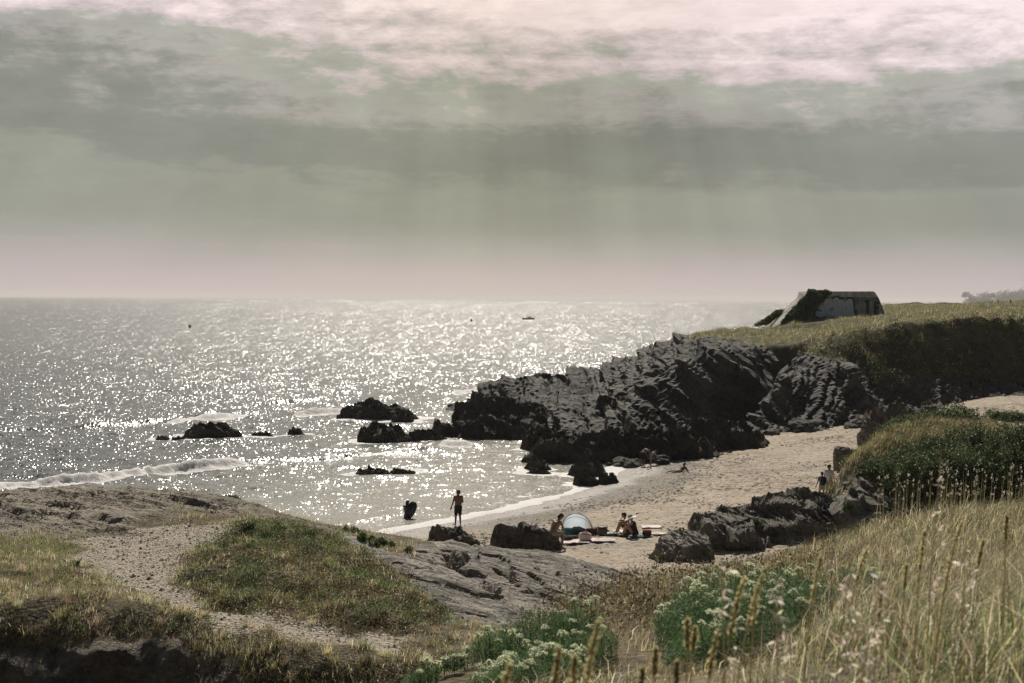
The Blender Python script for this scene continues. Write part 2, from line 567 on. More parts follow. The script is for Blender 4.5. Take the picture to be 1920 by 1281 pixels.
# ================================================================== ROCK THINGS
_ico = {}
def ico(n):
    if n not in _ico:
        bm = bmesh.new()
        bmesh.ops.create_icosphere(bm, subdivisions=n, radius=1)
        v = np.array([q.co[:] for q in bm.verts])
        f = np.array([[q.index for q in fc.verts] for fc in bm.faces])
        bm.free()
        _ico[n] = (v, f)
    return _ico[n]
def rock_mesh(name, size, seed, sub=5, dip=(.45, -.2, .87), t=.35, amp=.35, mat='reef', boxy=.55, spine=0.0, rough=1.0):
    """a jagged bedded rock: an ellipsoid squared off, cut into tilted beds and joints"""
    v, f = ico(sub)
    size = np.asarray(size, float)
    q = np.sign(v) * np.abs(v) ** (1 - boxy * .55)
    q /= np.maximum(1.0, np.linalg.norm(q, axis=1)[:, None] ** .5)
    r_ = np.random.default_rng(seed + 900)
    for i in range(16):
        n_ = r_.normal(size=3); n_ /= np.linalg.norm(n_)
        c_ = r_.uniform(.62, .86)
        q = q - n_ * (np.maximum(0, q @ n_ - c_) * .93)[:, None]
    p = q * size
    L = size.min()
    off = seed * 7.31
    big = fbm(p / L * .55 + off, 3)
    p = p * (1 + .22 * big)[:, None]
    dip = np.asarray(dip, float) / np.linalg.norm(dip)
    st = .72 * strata(p + off, dip, t, seed, .7, .38) + .28 * strata(p + off, dip, t * .3, seed + 2, .8, .4)
    cr = ridged(p * (.9 / t) * .5 + off, 3)
    n = v / size
    n /= np.linalg.norm(n, axis=1)[:, None]
    d = amp * L * (st - .55) + amp * L * .16 * rough * cr + .05 * L * rough * fbm(p * 3.2 / t + off, 3)
    p = p + n * d[:, None]
    if spine:
        p[:, 2] += spine * size[2] * (ridged(np.stack([p[:, 0] / L * .8, p[:, 1] / L * .5, p[:, 2] * 0 + off], 1), 3) - .3) * np.clip(v[:, 2], 0, 1)
    return mesh_np(name, p, tris=f, mat=M[mat], smooth=False)
def rock(name, label, px0, px1, pyt, pyb, d, seed, mat='reef', group=None, sub=5, dip=(.45, -.2, .87), t=.35, depth=.8, amp=.35, sink=.35, spine=0., boxy=.55, rz=0., cat='rock'):
    """rock whose outline spans the given pixels at d metres out"""
    a, b2 = at(px0, pyb, d), at(px1, pyb, d)
    top = at((px0 + px1) / 2, pyt, d)
    w = (b2[0] - a[0]) / 2
    zb = (a[2] + b2[2]) / 2
    h = top[2] - zb
    hz = h * (1 + sink) / 1.75
    me = rock_mesh(name, (w * .93, w * depth, hz), seed, sub, dip, t, amp, mat, boxy, spine)
    co = np.empty(len(me.vertices) * 3, np.float32)
    me.vertices.foreach_get('co', co)
    co = co.reshape(-1, 3)
    zmax = np.percentile(co[:, 2], 99.7)
    o = link(name, me, loc=((a[0] + b2[0]) / 2, d + w * depth * .4, top[2] - zmax))
    o.rotation_euler.z = rz
    return tag(o, label, cat, group)

def ledge(name, label, px0, px1, pyt, pyb, d, seed, mat='reef', group=None, cat='rock', teeth=3, skew=.35, depth=.55, fine=1.0, peak=-.2, flat=.3, drop=.55, sink=.35, tilt=0., tooth=1.0):
    """bedded outcrop: tilted slabs stacked like fallen books, steep broken ends to the left and front, backs sloping off to the right"""
    a, b2 = at(px0, pyb, d), at(px1, pyb, d)
    w = (b2[0] - a[0]) / 2 * 1.04
    zb = (a[2] + b2[2]) / 2
    H = at((px0 + px1) / 2, pyt, d)[2] - zb
    dp = max(w * depth, H * .7)
    nx = int(np.clip(w * 2 / .055, 70, 260)); ny = int(np.clip(dp * 2 / .055, 60, 170))
    # cells crowd towards the front, where the steep face is
    U, V = np.meshgrid(np.linspace(-1.12, 1.12, nx), 1.12 - 2.24 * np.linspace(1, 0, ny) ** .75)
    u, v = U.ravel(), V.ravel()
    o = seed * 3.17
    q3 = xy3(u * w, v * dp, o)
    s_ = 1.0 / max(H, .3)
    wob = fbm(xy3(u * 1.8, v * 1.6, o + 2), 4)
    r = np.sqrt(np.abs(u) ** 2.4 + np.abs(v) ** 2.2) + .30 * wob
    env = np.clip((1.0 - r) / .26, 0, 1) ** .55
    shape = 1 - drop * np.clip(np.abs(u - peak) / (1 + abs(peak)), 0, 1) ** 1.6
    wp = .35 * fbm(q3 * .45 * s_, 3)
    def saw(n, sk, sd):
        t = n * (u * .5 + .5 + sk * v * .5) + wp * (.5 + .12 * n)
        l = np.floor(t)
        f = t - l
        h = .45 + .55 * hash1(l + 50, sd + seed)
        lat = v * 2.2 + hash1(l, sd + seed + 3) * 7 + .5 * wob
        h2 = .55 + .45 * hash1(np.floor(lat) * 31 + l, sd + seed + 8)
        rise = np.clip(f / .10, 0, 1)
        return rise * (1 - .85 * f) * h * h2
    z = env * shape * (flat + tooth * .62 * saw(teeth, skew, 1) + .26 * saw(teeth * 2.7, skew * 1.3, 2) + .13 * saw(teeth * 6.3, skew, 3))
    z += env * (.09 * fine * ridged(q3 * 1.4 * s_, 4) + .10 * fbm(q3 * .9 * s_, 3))
    z = z * (1 - tilt * sstep(.5, -1, v))
    z = z / np.percentile(z, 99.6) * H
    z = np.where(r > 1.0, -sink - (r - 1) * .6, z)
    x = u * w + .10 * H * fbm(np.stack([u * w * 2 * s_, z * 2.6 * s_, v * dp + o], 1), 3)
    y = v * dp + .22 * H * fbm(np.stack([u * w * 1.6 * s_ + 7, z * 3.2 * s_, v * dp * .6 + o], 1), 4)
    q = grid_faces(nx, ny)
    q = q[(r[q] < 1.10).any(1)]
    vv, ff, _ = compact(np.stack([x, y, z], 1), q, {})
    ob = link(name, mesh_np(name, vv, quads=ff, mat=M[mat], smooth=False), loc=((a[0] + b2[0]) / 2, d + dp * .55, zb))
    return tag(ob, label, cat, group)

SEAROCKS = 'rocks standing in the surf'
SR = []      # (x, y, radius) of rocks in the water, for the foam round them
def searock(label, px0, px1, pyt, pyb, seed, **k):
    c = onz((px0 + px1) / 2, pyb, -.05)
    SR.append((c[0], c[1] + .5, (px1 - px0) / 2 / F * c[1]))
    k2 = {a: b for a, b in k.items() if a in ('depth', 'teeth', 'peak', 'flat')}
    return ledge('sea_rock', label, px0, px1, pyt, pyb + 2, c[1], seed, 'reef', SEAROCKS, **k2)
def build_sea_rocks():
    searock('long low dark rock in the surf, the farthest out of the sea rocks', 640, 782, 750, 787, 3, sub=6, t=.55, spine=.25, depth=.4)
    searock('small black rock tucked against the near right end of the long surf rock', 735, 776, 772, 792, 4, t=.4)
    searock('craggy dark rock breaking the surf left of the headland reef', 672, 765, 793, 831, 5, sub=6, t=.5, spine=.3)
    searock('low wet rock between the craggy surf rock and the reef tip', 760, 834, 806, 828, 6, t=.35, depth=.5)
    searock('dome of dark rock with foam behind it, alone on the left', 345, 450, 793, 822, 8, sub=6, t=.4, depth=.5, boxy=.2)
    searock('flat sliver of rock awash left of the domed rock', 292, 318, 817, 825, 9, depth=.5)
    searock('small flat rock touching the left foot of the domed rock', 322, 350, 818, 827, 10, depth=.5)
    searock('little low rock right of the domed rock', 472, 512, 810, 819, 11, depth=.4)
    searock('pointed little rock halfway between the domed rock and the craggy rock', 540, 570, 801, 816, 12, t=.3)
    searock('barely awash ledge in the bright shallows above the bather', 668, 735, 876, 890, 13, teeth=5, flat=.05, depth=.5, amp=.5)
    searock('thin awash ledge right of the other awash ledge', 730, 775, 878, 886, 14, teeth=5, flat=.05, depth=.5, amp=.5)
    searock('upright block of dark rock at the water under the reef', 980, 1026, 806, 845, 15, t=.5, boxy=.8)
    searock('low crusted rock awash off the end of the beach reef', 985, 1030, 856, 882, 16, t=.35)
    searock('smallest flat rocklet in the wash, nearest the standing man', 990, 1032, 880, 890, 17, depth=.4)
    searock('blunt dark boulder at the edge of the wet sand', 1068, 1136, 862, 894, 18, sub=6, t=.45)
    searock('low pointed rock in front of the blunt dark boulder', 1078, 1122, 888, 912, 19, t=.3)
    searock('rounded rock at the right end of the wet sand rocks', 1122, 1162, 886, 910, 20, t=.3)
build_sea_rocks()

# ================================================================== SEA
BREAK = [   # crest lines of the breaking waves: pixel line, height, half width, how much of it is white
    ([(-260, 915), (0, 912), (80, 907), (170, 900), (240, 893), (300, 885), (380, 878), (450, 874)], .62, 1.0, 1.0),
    ([(440, 873), (520, 866), (600, 862), (700, 852), (800, 846)], .34, .9, .55),
    ([(-260, 812), (0, 806), (100, 805), (200, 800), (330, 788), (420, 780)], .55, 1.5, .45),
    ([(330, 792), (380, 786), (450, 782)], .6, 1.3, 1.0),
    ([(565, 778), (600, 776), (660, 774), (700, 777)], .7, 1.2, 1.0),
    ([(440, 762), (540, 756), (640, 748)], .45, 1.6, .35),
    ([(860, 738), (905, 730), (930, 742)], .9, 1.6, 1.0),
    ([(955, 712), (1000, 715)], .5, 1.3, .8),
    ([(780, 826), (830, 835), (880, 838)], .35, 1.2, .8),
    ([(640, 842), (720, 838), (800, 834)], .35, 1.1, .5),
    ([(620, 985), (680, 978), (760, 962)], .12, .6, .5),
]
m, g, b = new_mat('sea water')
p = world_pos(g)
X_, Y_, Z_ = g.sep(p)
lg = g.m('LOGARITHM', g.m('MAXIMUM', Y_, 20.), math.e)
off = g.attr('offshore')
# facets of the chop: slope taken from noise at several wave lengths
def slope(vec, kx, ky, det=2.0):
    c = g.noise(vec, 1.0, det, .6, col=True)
    r, gg, bb = g.sep(c)
    return g.m('MULTIPLY', g.m('SUBTRACT', r, .5), kx), g.m('MULTIPLY', g.m('SUBTRACT', gg, .5), ky)
u_ = g.m('MULTIPLY', X_, g.m('MULTIPLY', g.m('POWER', g.m('MAXIMUM', Y_, 20.), -.6), 80.))
v_ = g.m('MULTIPLY', g.m('POWER', g.m('MAXIMUM', Y_, 20.), -.5), 2600.)
s1 = slope(g.v('MULTIPLY', p, (4.5, 3.0, 0)), 1.2, 1.2, 4)
s2 = slope(g.v('MULTIPLY', p, (.55, .36, 0)), .45, .65, 3)
s3 = slope(g.comb(g.m('MULTIPLY', u_, 1.5), g.m('MULTIPLY', v_, 1.4), 2.0), 2.5, 1.9, 3)
s4 = slope(g.comb(g.m('MULTIPLY', u_, .22), g.m('MULTIPLY', v_, .16), 7.0), .45, .6, 4)
calm = g.attr('calm')
ks = g.m('ADD', .46, g.m('MULTIPLY', calm, .54))
sx = g.m('MULTIPLY', g.m('ADD', g.m('ADD', s1[0], s2[0]), g.m('ADD', s3[0], s4[0])), ks)
sy = g.m('MULTIPLY', g.m('ADD', g.m('ADD', s1[1], s2[1]), g.m('ADD', s3[1], s4[1])), ks)
ng = g.n('ShaderNodeNewGeometry').outputs['Normal']
nrm = g.v('NORMALIZE', g.v('ADD', ng, g.comb(sx, sy, 0.0)))
shal = g.attr('shallow')
base = g.mix(shal, (.055, .070, .063), (.31, .31, .26))
foam = g.attr('foam')
fn = g.m('ADD', g.m('MULTIPLY', g.noise(p, 1.3, 7, .7), .6), g.m('MULTIPLY', g.noise(g.v('MULTIPLY', p, (1.0, .7, 1.0)), 5., 5, .7), .4))
fm = g.m('MULTIPLY', g.m('ADD', g.m('SUBTRACT', fn, .98), g.m('MULTIPLY', foam, .98)), 7., clamp=True)
fm = g.m('MULTIPLY', fm, g.m('MULTIPLY', foam, 4., clamp=True))
base = g.mix(fm, base, (.90, .88, .85))
g.put(b.inputs['Base Color'], base)
g.put(b.inputs['Roughness'], g.m('ADD', g.m('MULTIPLY', fm, .66), .20))
b.inputs['IOR'].default_value = 1.33
g.put(b.inputs['Subsurface Weight'], g.m('MULTIPLY', fm, .9))
b.inputs['Subsurface Radius'].default_value = (1, 1, 1)
b.inputs['Subsurface Scale'].default_value = .35
fb = g.bump(g.noise(p, 4.5, 5, .7), 1.0, .25)
nm = g.n('ShaderNodeMix', data_type='VECTOR')
g.put(nm.inputs[0], fm)
g.put(nm.inputs[4], nrm)
g.put(nm.inputs[5], fb)
g.put(b.inputs['Normal'], nm.outputs[1])
M['sea'] = m

def build_sea():
    th = np.concatenate([np.linspace(R(-52), R(-22), 60), np.linspace(R(-22), R(22), 620)[1:-1], np.linspace(R(22), R(52), 60)])
    rr = [34.]
    while rr[-1] < 26000:
        r = rr[-1]
        rr.append(r + (1.2 if r < 58 else max(.24, (r / 130.) ** 1.6 * .42)))
        if r > 400:
            rr[-1] = r * 1.03
    rr = np.array(rr)
    T, RR = np.meshgrid(th, rr)
    x, y = (RR * np.sin(T)).ravel(), (RR * np.cos(T)).ravel()
    s = np.minimum(shore_s(x, y), (158 - y) * 1.2)
    dep = sstep(0, -14, s)
    near = sstep(420, 150, y)
    z = near * (.20 * fbm(xy3(x * .12, y * .26, 0.), 3) + .07 * fbm(xy3(x * .9, y * 1.2, 4.), 2)) * (.12 + .88 * dep)
    foam = np.zeros(len(x))
    for line, h, wd, white in BREAK:
        pts = np.array([onz(*q)[:2] for q in line])
        wob = .8 * fbm(xy3(x * .18, y * .18, h * 9), 2)
        # signed: negative y side is the front that faces the shore
        d = polydist(x, y, pts)
        o = np.argsort(pts[:, 0])
        yy = np.interp(x, pts[o, 0], pts[o, 1])
        front = (y - yy) + wob * .6
        ends = sstep(pts[:, 0].min() - 2.5, pts[:, 0].min() + 1, x) * sstep(pts[:, 0].max() + 2.5, pts[:, 0].max() - 1, x)
        prof = np.where(front > 0, np.exp(-(front / (wd * 1.7)) ** 2), np.exp(-(front / (wd * .55)) ** 2))
        brk = .30 + .70 * sstep(-.3, .3, fbm(xy3(x * .14, y * .05, 31. + h), 2))
        z += h * prof * ends * brk
        lump = fbm(xy3(x * 1.7, y * 2.0, z * 2), 4)
        fr = sstep(.8 * wd, .1 * wd, front) * sstep(-3.2 * wd, -.3 * wd, front) * ends * white
        patchy = sstep(-.35, .25, fbm(xy3(x * .12, y * .3, 77. + h), 2)) if white < .9 else 1.0
        foam = np.maximum(foam, fr * patchy)
        z += fr * patchy * .13 * lump * (h > .2)
        foam = np.maximum(foam, .42 * sstep(-8 * wd, -2 * wd, front) * (front < 0) * ends * white * sstep(-.2, .5, fbm(xy3(x * .35, y * .8, 3.), 3)))
    # swash along the sand and a second fading line
    sw = s + .9 * fbm(xy3(x * .22, y * .22, 12.), 3)
    foam = np.maximum(foam, .95 * sstep(-1.6, -.3, sw) * sstep(1.1, .35, sw))
    foam = np.maximum(foam, .50 * sstep(-5.5, -2.0, sw) * sstep(-.3, -2.0, sw) * sstep(-.4, .3, fbm(xy3(x * .5, y * .5, 44.), 3)))
    foam = np.maximum(foam, .30 * sstep(-20, -6, s) * sstep(0.1, .6, fbm(xy3(x * .3, y * .5, 55.), 3)))
    for cx, cy, cr in SR:
        d = np.hypot((x - cx) / (cr + .6), (y - cy) / (cr * .6 + .8))
        foam = np.maximum(foam, .62 * sstep(1.9, .9, d + .4 * fbm(xy3(x * .5, y * .5, cx), 3)))
    foam = np.maximum(foam, .45 * sstep(6, 0, polydist(x, y, [onz(820, 800)[:2], onz(890, 760)[:2], onz(920, 735)[:2]])) * sstep(-.3, .3, fbm(xy3(x * .4, y * .4, 8.), 3)))
    shal = sstep(-34, -1, s) * .95
    calm = sstep(-4, -60, s)
    me = mesh_np('sea', np.stack([x, y, z], 1), quads=grid_faces(len(th), len(rr)), mat=M['sea'],
                 attrs=dict(foam=np.clip(foam, 0, 1), shallow=shal, calm=calm, offshore=sstep(100, 600, y)))
    tag(link('sea', me), 'glittering grey green sea breaking into the cove', kind='structure')
build_sea()

# ================================================================== PROMONTORY (left), with its path, mound and rock slab
PROM_PTS = [at(*q) for q in (
    (-220, 940, 56), (0, 940, 56), (150, 938, 57), (300, 944, 56), (420, 942, 55), (500, 957, 53), (600, 982, 50), (680, 1003, 48.5), (740, 1018, 47.5),
    (-250, 1010, 45), (0, 1000, 46), (250, 1000, 46), (130, 1035, 41.5), (-250, 1080, 36), (200, 1080, 37.5), (300, 1110, 35.2), (400, 1150, 33), (600, 1195, 30.8), (700, 1205, 30.3),
    (60, 1062, 37), (100, 1120, 33.5), (-250, 1150, 32), (0, 1180, 30.5), (150, 1187, 30.3), (300, 1190, 30.2), (420, 1215, 29.6), (560, 1262, 28.4), (700, 1290, 28),
    (520, 990, 44), (420, 1060, 38), (560, 1055, 38.2), (480, 1120, 34.6), (650, 1075, 37.2), (750, 1110, 35.6), (820, 1155, 33), (330, 1060, 39.5), (640, 1165, 32.2),
    (700, 1040, 44), (780, 1080, 41), (850, 1140, 36), (800, 1030, 49), (760, 1008, 52), (900, 1060, 47), (960, 1100, 44), (1000, 1060, 51), (1090, 1085, 50),
    (900, 1036, 53), (1000, 1046, 55), (960, 1140, 38), (1050, 1130, 41), (860, 1200, 31), (960, 1210, 31))] + [
    (-22, 63, -1.2), (-15, 63.5, -1.2), (-9, 61, -1.0), (-5, 57.5, -.6), (-30, 62, -1.2), (-34, 50, 3.6), (-30, 32, 4.4),
    (2, 62, -.1), (-2, 61, -.1), (0, 58, .55), (2.6, 57, .6), (-2.6, 57.5, .5), (5.5, 54, .6), (5, 46, .8), (4, 39, 1.7), (3, 33, 2.3),
    (-10.5, 28.9, 2.2), (-14, 29.2, 2.2), (-20, 29.5, 2.2), (-7, 28.4, 2.0), (-4.4, 27.0, 2.2), (-2.5, 26.4, 2.0), (1, 26, 1.2), (-8, 24, 1.0), (-15, 24, 1.0), (-25, 24, 1.0), (0, 22, .8)]
PROM = TPS(PROM_PTS, .02)
def pz(px, py, z=4.1):
    return onz(px, py, z)[:2]
PATH = [pz(*q) for q in ((120, 992), (300, 975), (430, 985), (440, 1005), (385, 1030), (335, 1062), (330, 1100), (392, 1142), (480, 1164), (640, 1176), (760, 1186), (770, 1226), (600, 1228), (470, 1214), (310, 1168), (220, 1095), (120, 1045), (165, 1018))]
MOUND = [pz(*q) for q in ((430, 1010), (480, 985), (600, 990), (690, 1010), (760, 1075), (830, 1150), (800, 1190), (640, 1182), (500, 1170), (400, 1140), (335, 1095), (340, 1062), (390, 1035))]
SLAB = [pz(*q) for q in ((470, 955), (600, 972), (760, 1000))] + [np.array(q) for q in ((-1, 66), (8, 62), (8, 40), (4, 34), (1.5, 33))] + [pz(*q) for q in ((850, 1165), (800, 1120), (740, 1060), (660, 1005), (560, 985))]
FARROCK = [pz(*q) for q in ((-300, 930), (480, 930), (480, 958), (300, 962), (250, 985), (100, 985), (-300, 990))]
BANK = [np.array(q) for q in ((-40, 30.6), (-10.5, 30.2), (-7.0, 30.1), (-5.4, 29.2), (-4.6, 26), (-40, 26))]
def prom_fields(x, y):
    wx = .5 * fbm(xy3(x * .7, y * .7, 3.), 3)
    wy = .5 * fbm(xy3(x * .7, y * .7, 8.), 3)
    path = smask(x + wx, y + wy, PATH, .5)
    mound = smask(x + wx * .6, y + wy * .6, MOUND, .45)
    slab = smask(x + wx * .5, y + wy * .5, SLAB, .5)
    far = smask(x + wx, y + wy * 2, FARROCK, .9)
    bank = smask(x + wx * .6, y + wy * .25, BANK, .12)
    return path, mound, np.clip(slab - mound, 0, 1), np.clip(far - slab, 0, 1), bank
def prom_z(x, y, fields=None):
    pa, mo, sl_, fa, ba = fields or prom_fields(x, y)
    z = PROM(x, y)
    z = z + .07 * fbm(xy3(x * .8, y * .8, 2.), 4) * (1 - sl_) + mo * (.26 * fbm(xy3(x * .9, y * .9, 7.), 3))
    z = z - .05 * pa
    return z
def rock_disp(p, sl_, nrm, t, seed, a, fine=.75, jag=.5, warp=.8, bigk=.6):
    st = strata(p, nrm, t, seed, warp, jag)
    st2 = strata(p + 31.7, nrm, t * .24, seed + 4, .5, .10)
    big = fbm(p * (.19 / t), 3)
    n_ = np.asarray(nrm) / np.linalg.norm(nrm)
    cr = ridged(p * .5 + n_ * ((p @ n_) * 2.6)[:, None], 4)
    return sl_ * a * (1.9 * (st - .5) + .8 * fine * (st2 - .5) + bigk * big + .2 * fine * cr)
def build_prom():
    st = .075
    xs, ys = np.arange(-31, 8.5, st * 1.25), np.arange(26.5, 66, st)
    X, Y = np.meshgrid(xs, ys)
    x, y = X.ravel(), Y.ravel()
    f = prom_fields(x, y)
    z = prom_z(x, y, f)
    pa, mo, sl_, fa, ba = f
    p = np.stack([x, y, z], 1)
    dz = rock_disp(p, sl_, (.28, -.42, .86), 1.0, 3, .30, .9, .55) + rock_disp(p, fa, (.2, .3, .9), .5, 8, .16, 1.3)
    # the long open crack across the slab and two lesser joints
    for line, dep, wd in (([(832, 1045), (850, 1072), (890, 1100), (925, 1130)], .9, .16), ([(850, 1072), (880, 1052), (905, 1040)], .5, .12), ([(930, 1068), (985, 1078), (1030, 1085)], .35, .12),
                          ([(1080, 1075), (1110, 1092)], .5, .14), ([(940, 1055), (965, 1068)], .4, .12)):
        pts = np.array([at(q[0], q[1], 47 - (q[1] - 1060) * .105)[:2] for q in line])
        dd = polydist(x + .12 * fbm(xy3(x * 2, y * 2, 1.), 2), y, pts)
        dz -= dep * np.exp(-(dd / wd) ** 2) * sl_
    p[:, 2] += dz
    # earth bank: crumbling face, roots and stones
    bk = ba
    p[:, 1] -= bk * (.40 * fbm(np.stack([x * 1.3, z * 1.6, y * .3], 1), 4) + .16 * ridged(np.stack([x * 2.1, z * 3.0, y * .5], 1), 3))
    p[:, 2] += bk * .05 * fbm(p * 4, 2)
    q = grid_faces(len(xs), len(ys))
    bz = beach_z(x, y)
    ok = (p[:, 2] > bz - .8)
    q = q[ok[q].any(1)]
    c = f[0][q].mean(1)
    zone = np.zeros(len(q), int)
    zone[c > .5] = 1
    zone[(f[2][q].mean(1) > .45) & (c <= .5)] = 2
    zone[(f[4][q].mean(1) > .5)] = 3
    at_ = dict(rock=np.clip(sl_ + fa * .7, 0, 1))
    for zi, (nm_, mt, lb) in enumerate((('promontory', 'prom', 'low grassy promontory with a rocky seaward edge'), ('path', 'path', 'trodden gravel path over the promontory'), ('rock_shelf', 'pale_rock', 'pale bedrock shelf sloping from the mound to the sand'), ('earth_bank', 'bank', 'dark crumbling earth bank below the turf'))):
        v, ff, aa = compact(p, q[zone == zi], at_)
        me = mesh_np(nm_, v, quads=ff, mat=M[mt], attrs=aa, smooth=zi != 2)
        tag(link(nm_, me), lb, kind='structure')
M['bank'] = rock_mat('crumbling earth', (.08, .068, .054), (.42, .36, .28), 1.6, (.36, .33, .28), tilt=(.1, .1, .98), bumpd=.22)
build_prom()

# ================================================================== NEAR HILLSIDE (where the photographer stands)
HILL_PTS = [at(*q) for q in (
    (1920, 962, 26), (2150, 955, 27), (1700, 985, 24), (1560, 1030, 21), (1400, 1068, 18.5), (1250, 1095, 16), (1100, 1150, 14), (1000, 1195, 12.5), (870, 1262, 11), (820, 1300, 10),
    (960, 1300, 9), (1150, 1295, 7.6), (1400, 1290, 6.3), (1700, 1290, 5.3), (1920, 1290, 4.8), (1600, 1150, 12), (1900, 1100, 14), (1300, 1205, 10.5), (1750, 1050, 18), (1100, 1230, 10.4))] + [
    (0, 0, 9.9), (3, 0, 10.2), (6, 2, 10.4), (-2, 1, 9.8), (12, 8, 9.9), (16, 18, 8.7), (-2, 6, 9.2), (-1.5, 9, 8.95), (-.8, 14, 8.3), (2, 20, 7.7), (6, 27, 7.2), (14, 34, 6.9), (20, 30, 7.6)]
HILL = TPS(HILL_PTS, .02)
SHOULDER = np.array([(-1.9, -8), (-1.4, 4), (-1.0, 7.5), (-.75, 9.2)] + [tuple(at(*q)[:2]) for q in ((820, 1300, 10), (870, 1262, 11), (1000, 1195, 12.5), (1100, 1150, 14), (1250, 1095, 16), (1400, 1068, 18.5), (1560, 1030, 21), (1700, 985, 24), (1920, 962, 26), (2150, 955, 27))] + [(26, 24)])
_HT = np.concatenate([SHOULDER, [(40, 20), (40, -12), (-1.9, -12)]])
def hill_z(x, y):
    d = np.where(inpoly(x, y, _HT), 0., polydist(x, y, SHOULDER))
    return HILL(x, y) + .10 * fbm(xy3(x * .8, y * .8, 5.), 3) * sstep(3, 6, y) - .75 * d * sstep(0, 2.5, d) - .12 * d
def build_hill():
    xs, ys = np.arange(-9, 19, .11), np.arange(-3, 44, .11)
    X, Y = np.meshgrid(xs, ys)
    x, y = X.ravel(), Y.ravel()
    z = hill_z(x, y)
    q = grid_faces(len(xs), len(ys))
    q = q[(z[q] > -.5).any(1)]
    v, ff, _ = compact(np.stack([x, y, z], 1), q, {})
    tag(link('hillside', mesh_np('hillside', v, quads=ff, mat=M['soil'])), 'grassy hillside in the foreground', kind='structure')
build_hill()

# ================================================================== BLUFF on the right (bush covered, rocky foot)
BLUFF_PTS = [at(*q) for q in (
    (1585, 880, 67), (1625, 845, 70), (1700, 812, 72), (1790, 790, 74), (1860, 812, 73), (1930, 815, 72), (2060, 800, 72), (1590, 930, 64.5), (1565, 985, 62.3), (1640, 905, 65), (1720, 905, 64.8), (1930, 905, 63.6), (2060, 905, 63.4),
    (1700, 870, 66), (1800, 850, 67), (1900, 860, 66), (1820, 905, 64.2))] + [
    (14.2, 66, .4), (15.5, 70, .4), (13.8, 62, .4), (17.2, 75, .6), (19.2, 79, .9), (22, 82, 1.4), (26, 84, 1.8), (32, 84, 2.2), (12.5, 57, .4), (14, 50, 1.0), (20, 46, 1.2), (28, 46, 1.4), (16.5, 61, .9), (19, 61, 1.1), (22, 60.6, 1.2), (26, 60, 1.3), (31, 59.6, 1.4), (20, 56, .9), (27, 55, 1.1)]
BLUFF = TPS(BLUFF_PTS, .02)
def bluff_z(x, y):
    return BLUFF(x, y) + .18 * fbm(xy3(x * .5, y * .5, 3.), 3)
def bluff_rock(x, y):
    return sstep(66.5, 64.5, y + .8 * fbm(xy3(x * .5, y * .5, 6.), 3) - .18 * (x - 14)) * sstep(22, 18, x) + sstep(15.9, 15.0, x - (y - 66) * .25)
def build_bluff():
    xs, ys = np.arange(11.5, 32, .11), np.arange(45, 86, .11)
    X, Y = np.meshgrid(xs, ys)
    x, y = X.ravel(), Y.ravel()
    z = bluff_z(x, y)
    r = np.clip(bluff_rock(x, y), 0, 1)
    p = np.stack([x, y, z], 1)
    gy_, gx_ = np.gradient(z.reshape(X.shape), .11)
    n = np.stack([-gx_.ravel(), -gy_.ravel(), np.ones(len(x))], 1)
    n /= np.linalg.norm(n, axis=1)[:, None]
    p += n * rock_disp(p, r, (.15, -.25, .95), .8, 5, .5)[:, None]
    q = grid_faces(len(xs), len(ys))
    q = q[(p[:, 2] > beach_z(x, y) - .6)[q].any(1)]
    v, ff, _ = compact(p, q, {})
    me = mesh_np('bluff', v, quads=ff, mat=M['bluff'], smooth=False)
    tag(link('bluff', me), 'steep bluff at the right end of the beach, rock below and scrub on top', kind='structure')
build_bluff()

# ================================================================== HEADLAND
HEAD_PTS = [at(*q) for q in (
    (1090, 712, 150), (1150, 695, 150), (1200, 672, 150), (1240, 652, 150), (1290, 628, 152), (1340, 618, 156), (1420, 614, 160),
    (1550, 594, 175), (1660, 585, 175), (1700, 580, 190), (1800, 574, 205), (1920, 570, 210), (2100, 564, 215),
    (1300, 644, 143), (1380, 642, 138), (1460, 652, 133), (1500, 634, 146), (1560, 612, 157), (1640, 598, 162), (1620, 645, 138), (1640, 695, 126), (1700, 624, 146), (1700, 695, 127), (1800, 605, 166), (1800, 655, 139), (1800, 705, 130.5), (1920, 605, 172), (1920, 655, 144), (1920, 725, 132), (2100, 620, 160), (2100, 700, 137),
    (1250, 695, 121), (1320, 688, 120.5), (1390, 694, 121), (1240, 785, 116.5), (1330, 797, 115), (1400, 793, 115), (1460, 722, 120), (1460, 783, 117), (1550, 731, 121.5), (1550, 788, 118), (1620, 775, 121.5),
    (1700, 721, 125.5), (1700, 764, 124), (1780, 757, 126.5), (1850, 727, 130.5), (1850, 748, 129), (1920, 740, 131.5), (2100, 735, 133), (1250, 664, 132), (1350, 664, 130),
    (1150, 733, 135), (1180, 763, 122), (1100, 743, 140), (1050, 724, 150), (1000, 716, 153), (960, 729, 155), (920, 727, 160), (900, 742, 150), (1000, 763, 136), (1050, 793, 123), (1150, 803, 116))] + [
    (-4, 152, -1.5), (-5, 162, -1.5), (-2, 138, -1), (2, 126, -1), (5, 115, -.6), (12, 108, -.4), (20, 107, -.2), (26, 110, .3), (32, 113, .6), (40, 119, 1.2), (48, 124, 1.8), (60, 126, 2.0),
    (2, 172, -2), (10, 168, -2), (16, 172, -2), (24, 182, 0), (32, 196, 2), (45, 215, 5), (60, 228, 8.5), (80, 232, 9.5), (20, 180, -2)]
HEAD = TPS(HEAD_PTS, .02)
E_TOP = np.array([at(*q) for q in ((1500, 646, 132.5), (1560, 634, 132), (1620, 620, 131.5), (1700, 607, 132.5), (1800, 601, 136), (1920, 600, 139), (2150, 600, 145))])
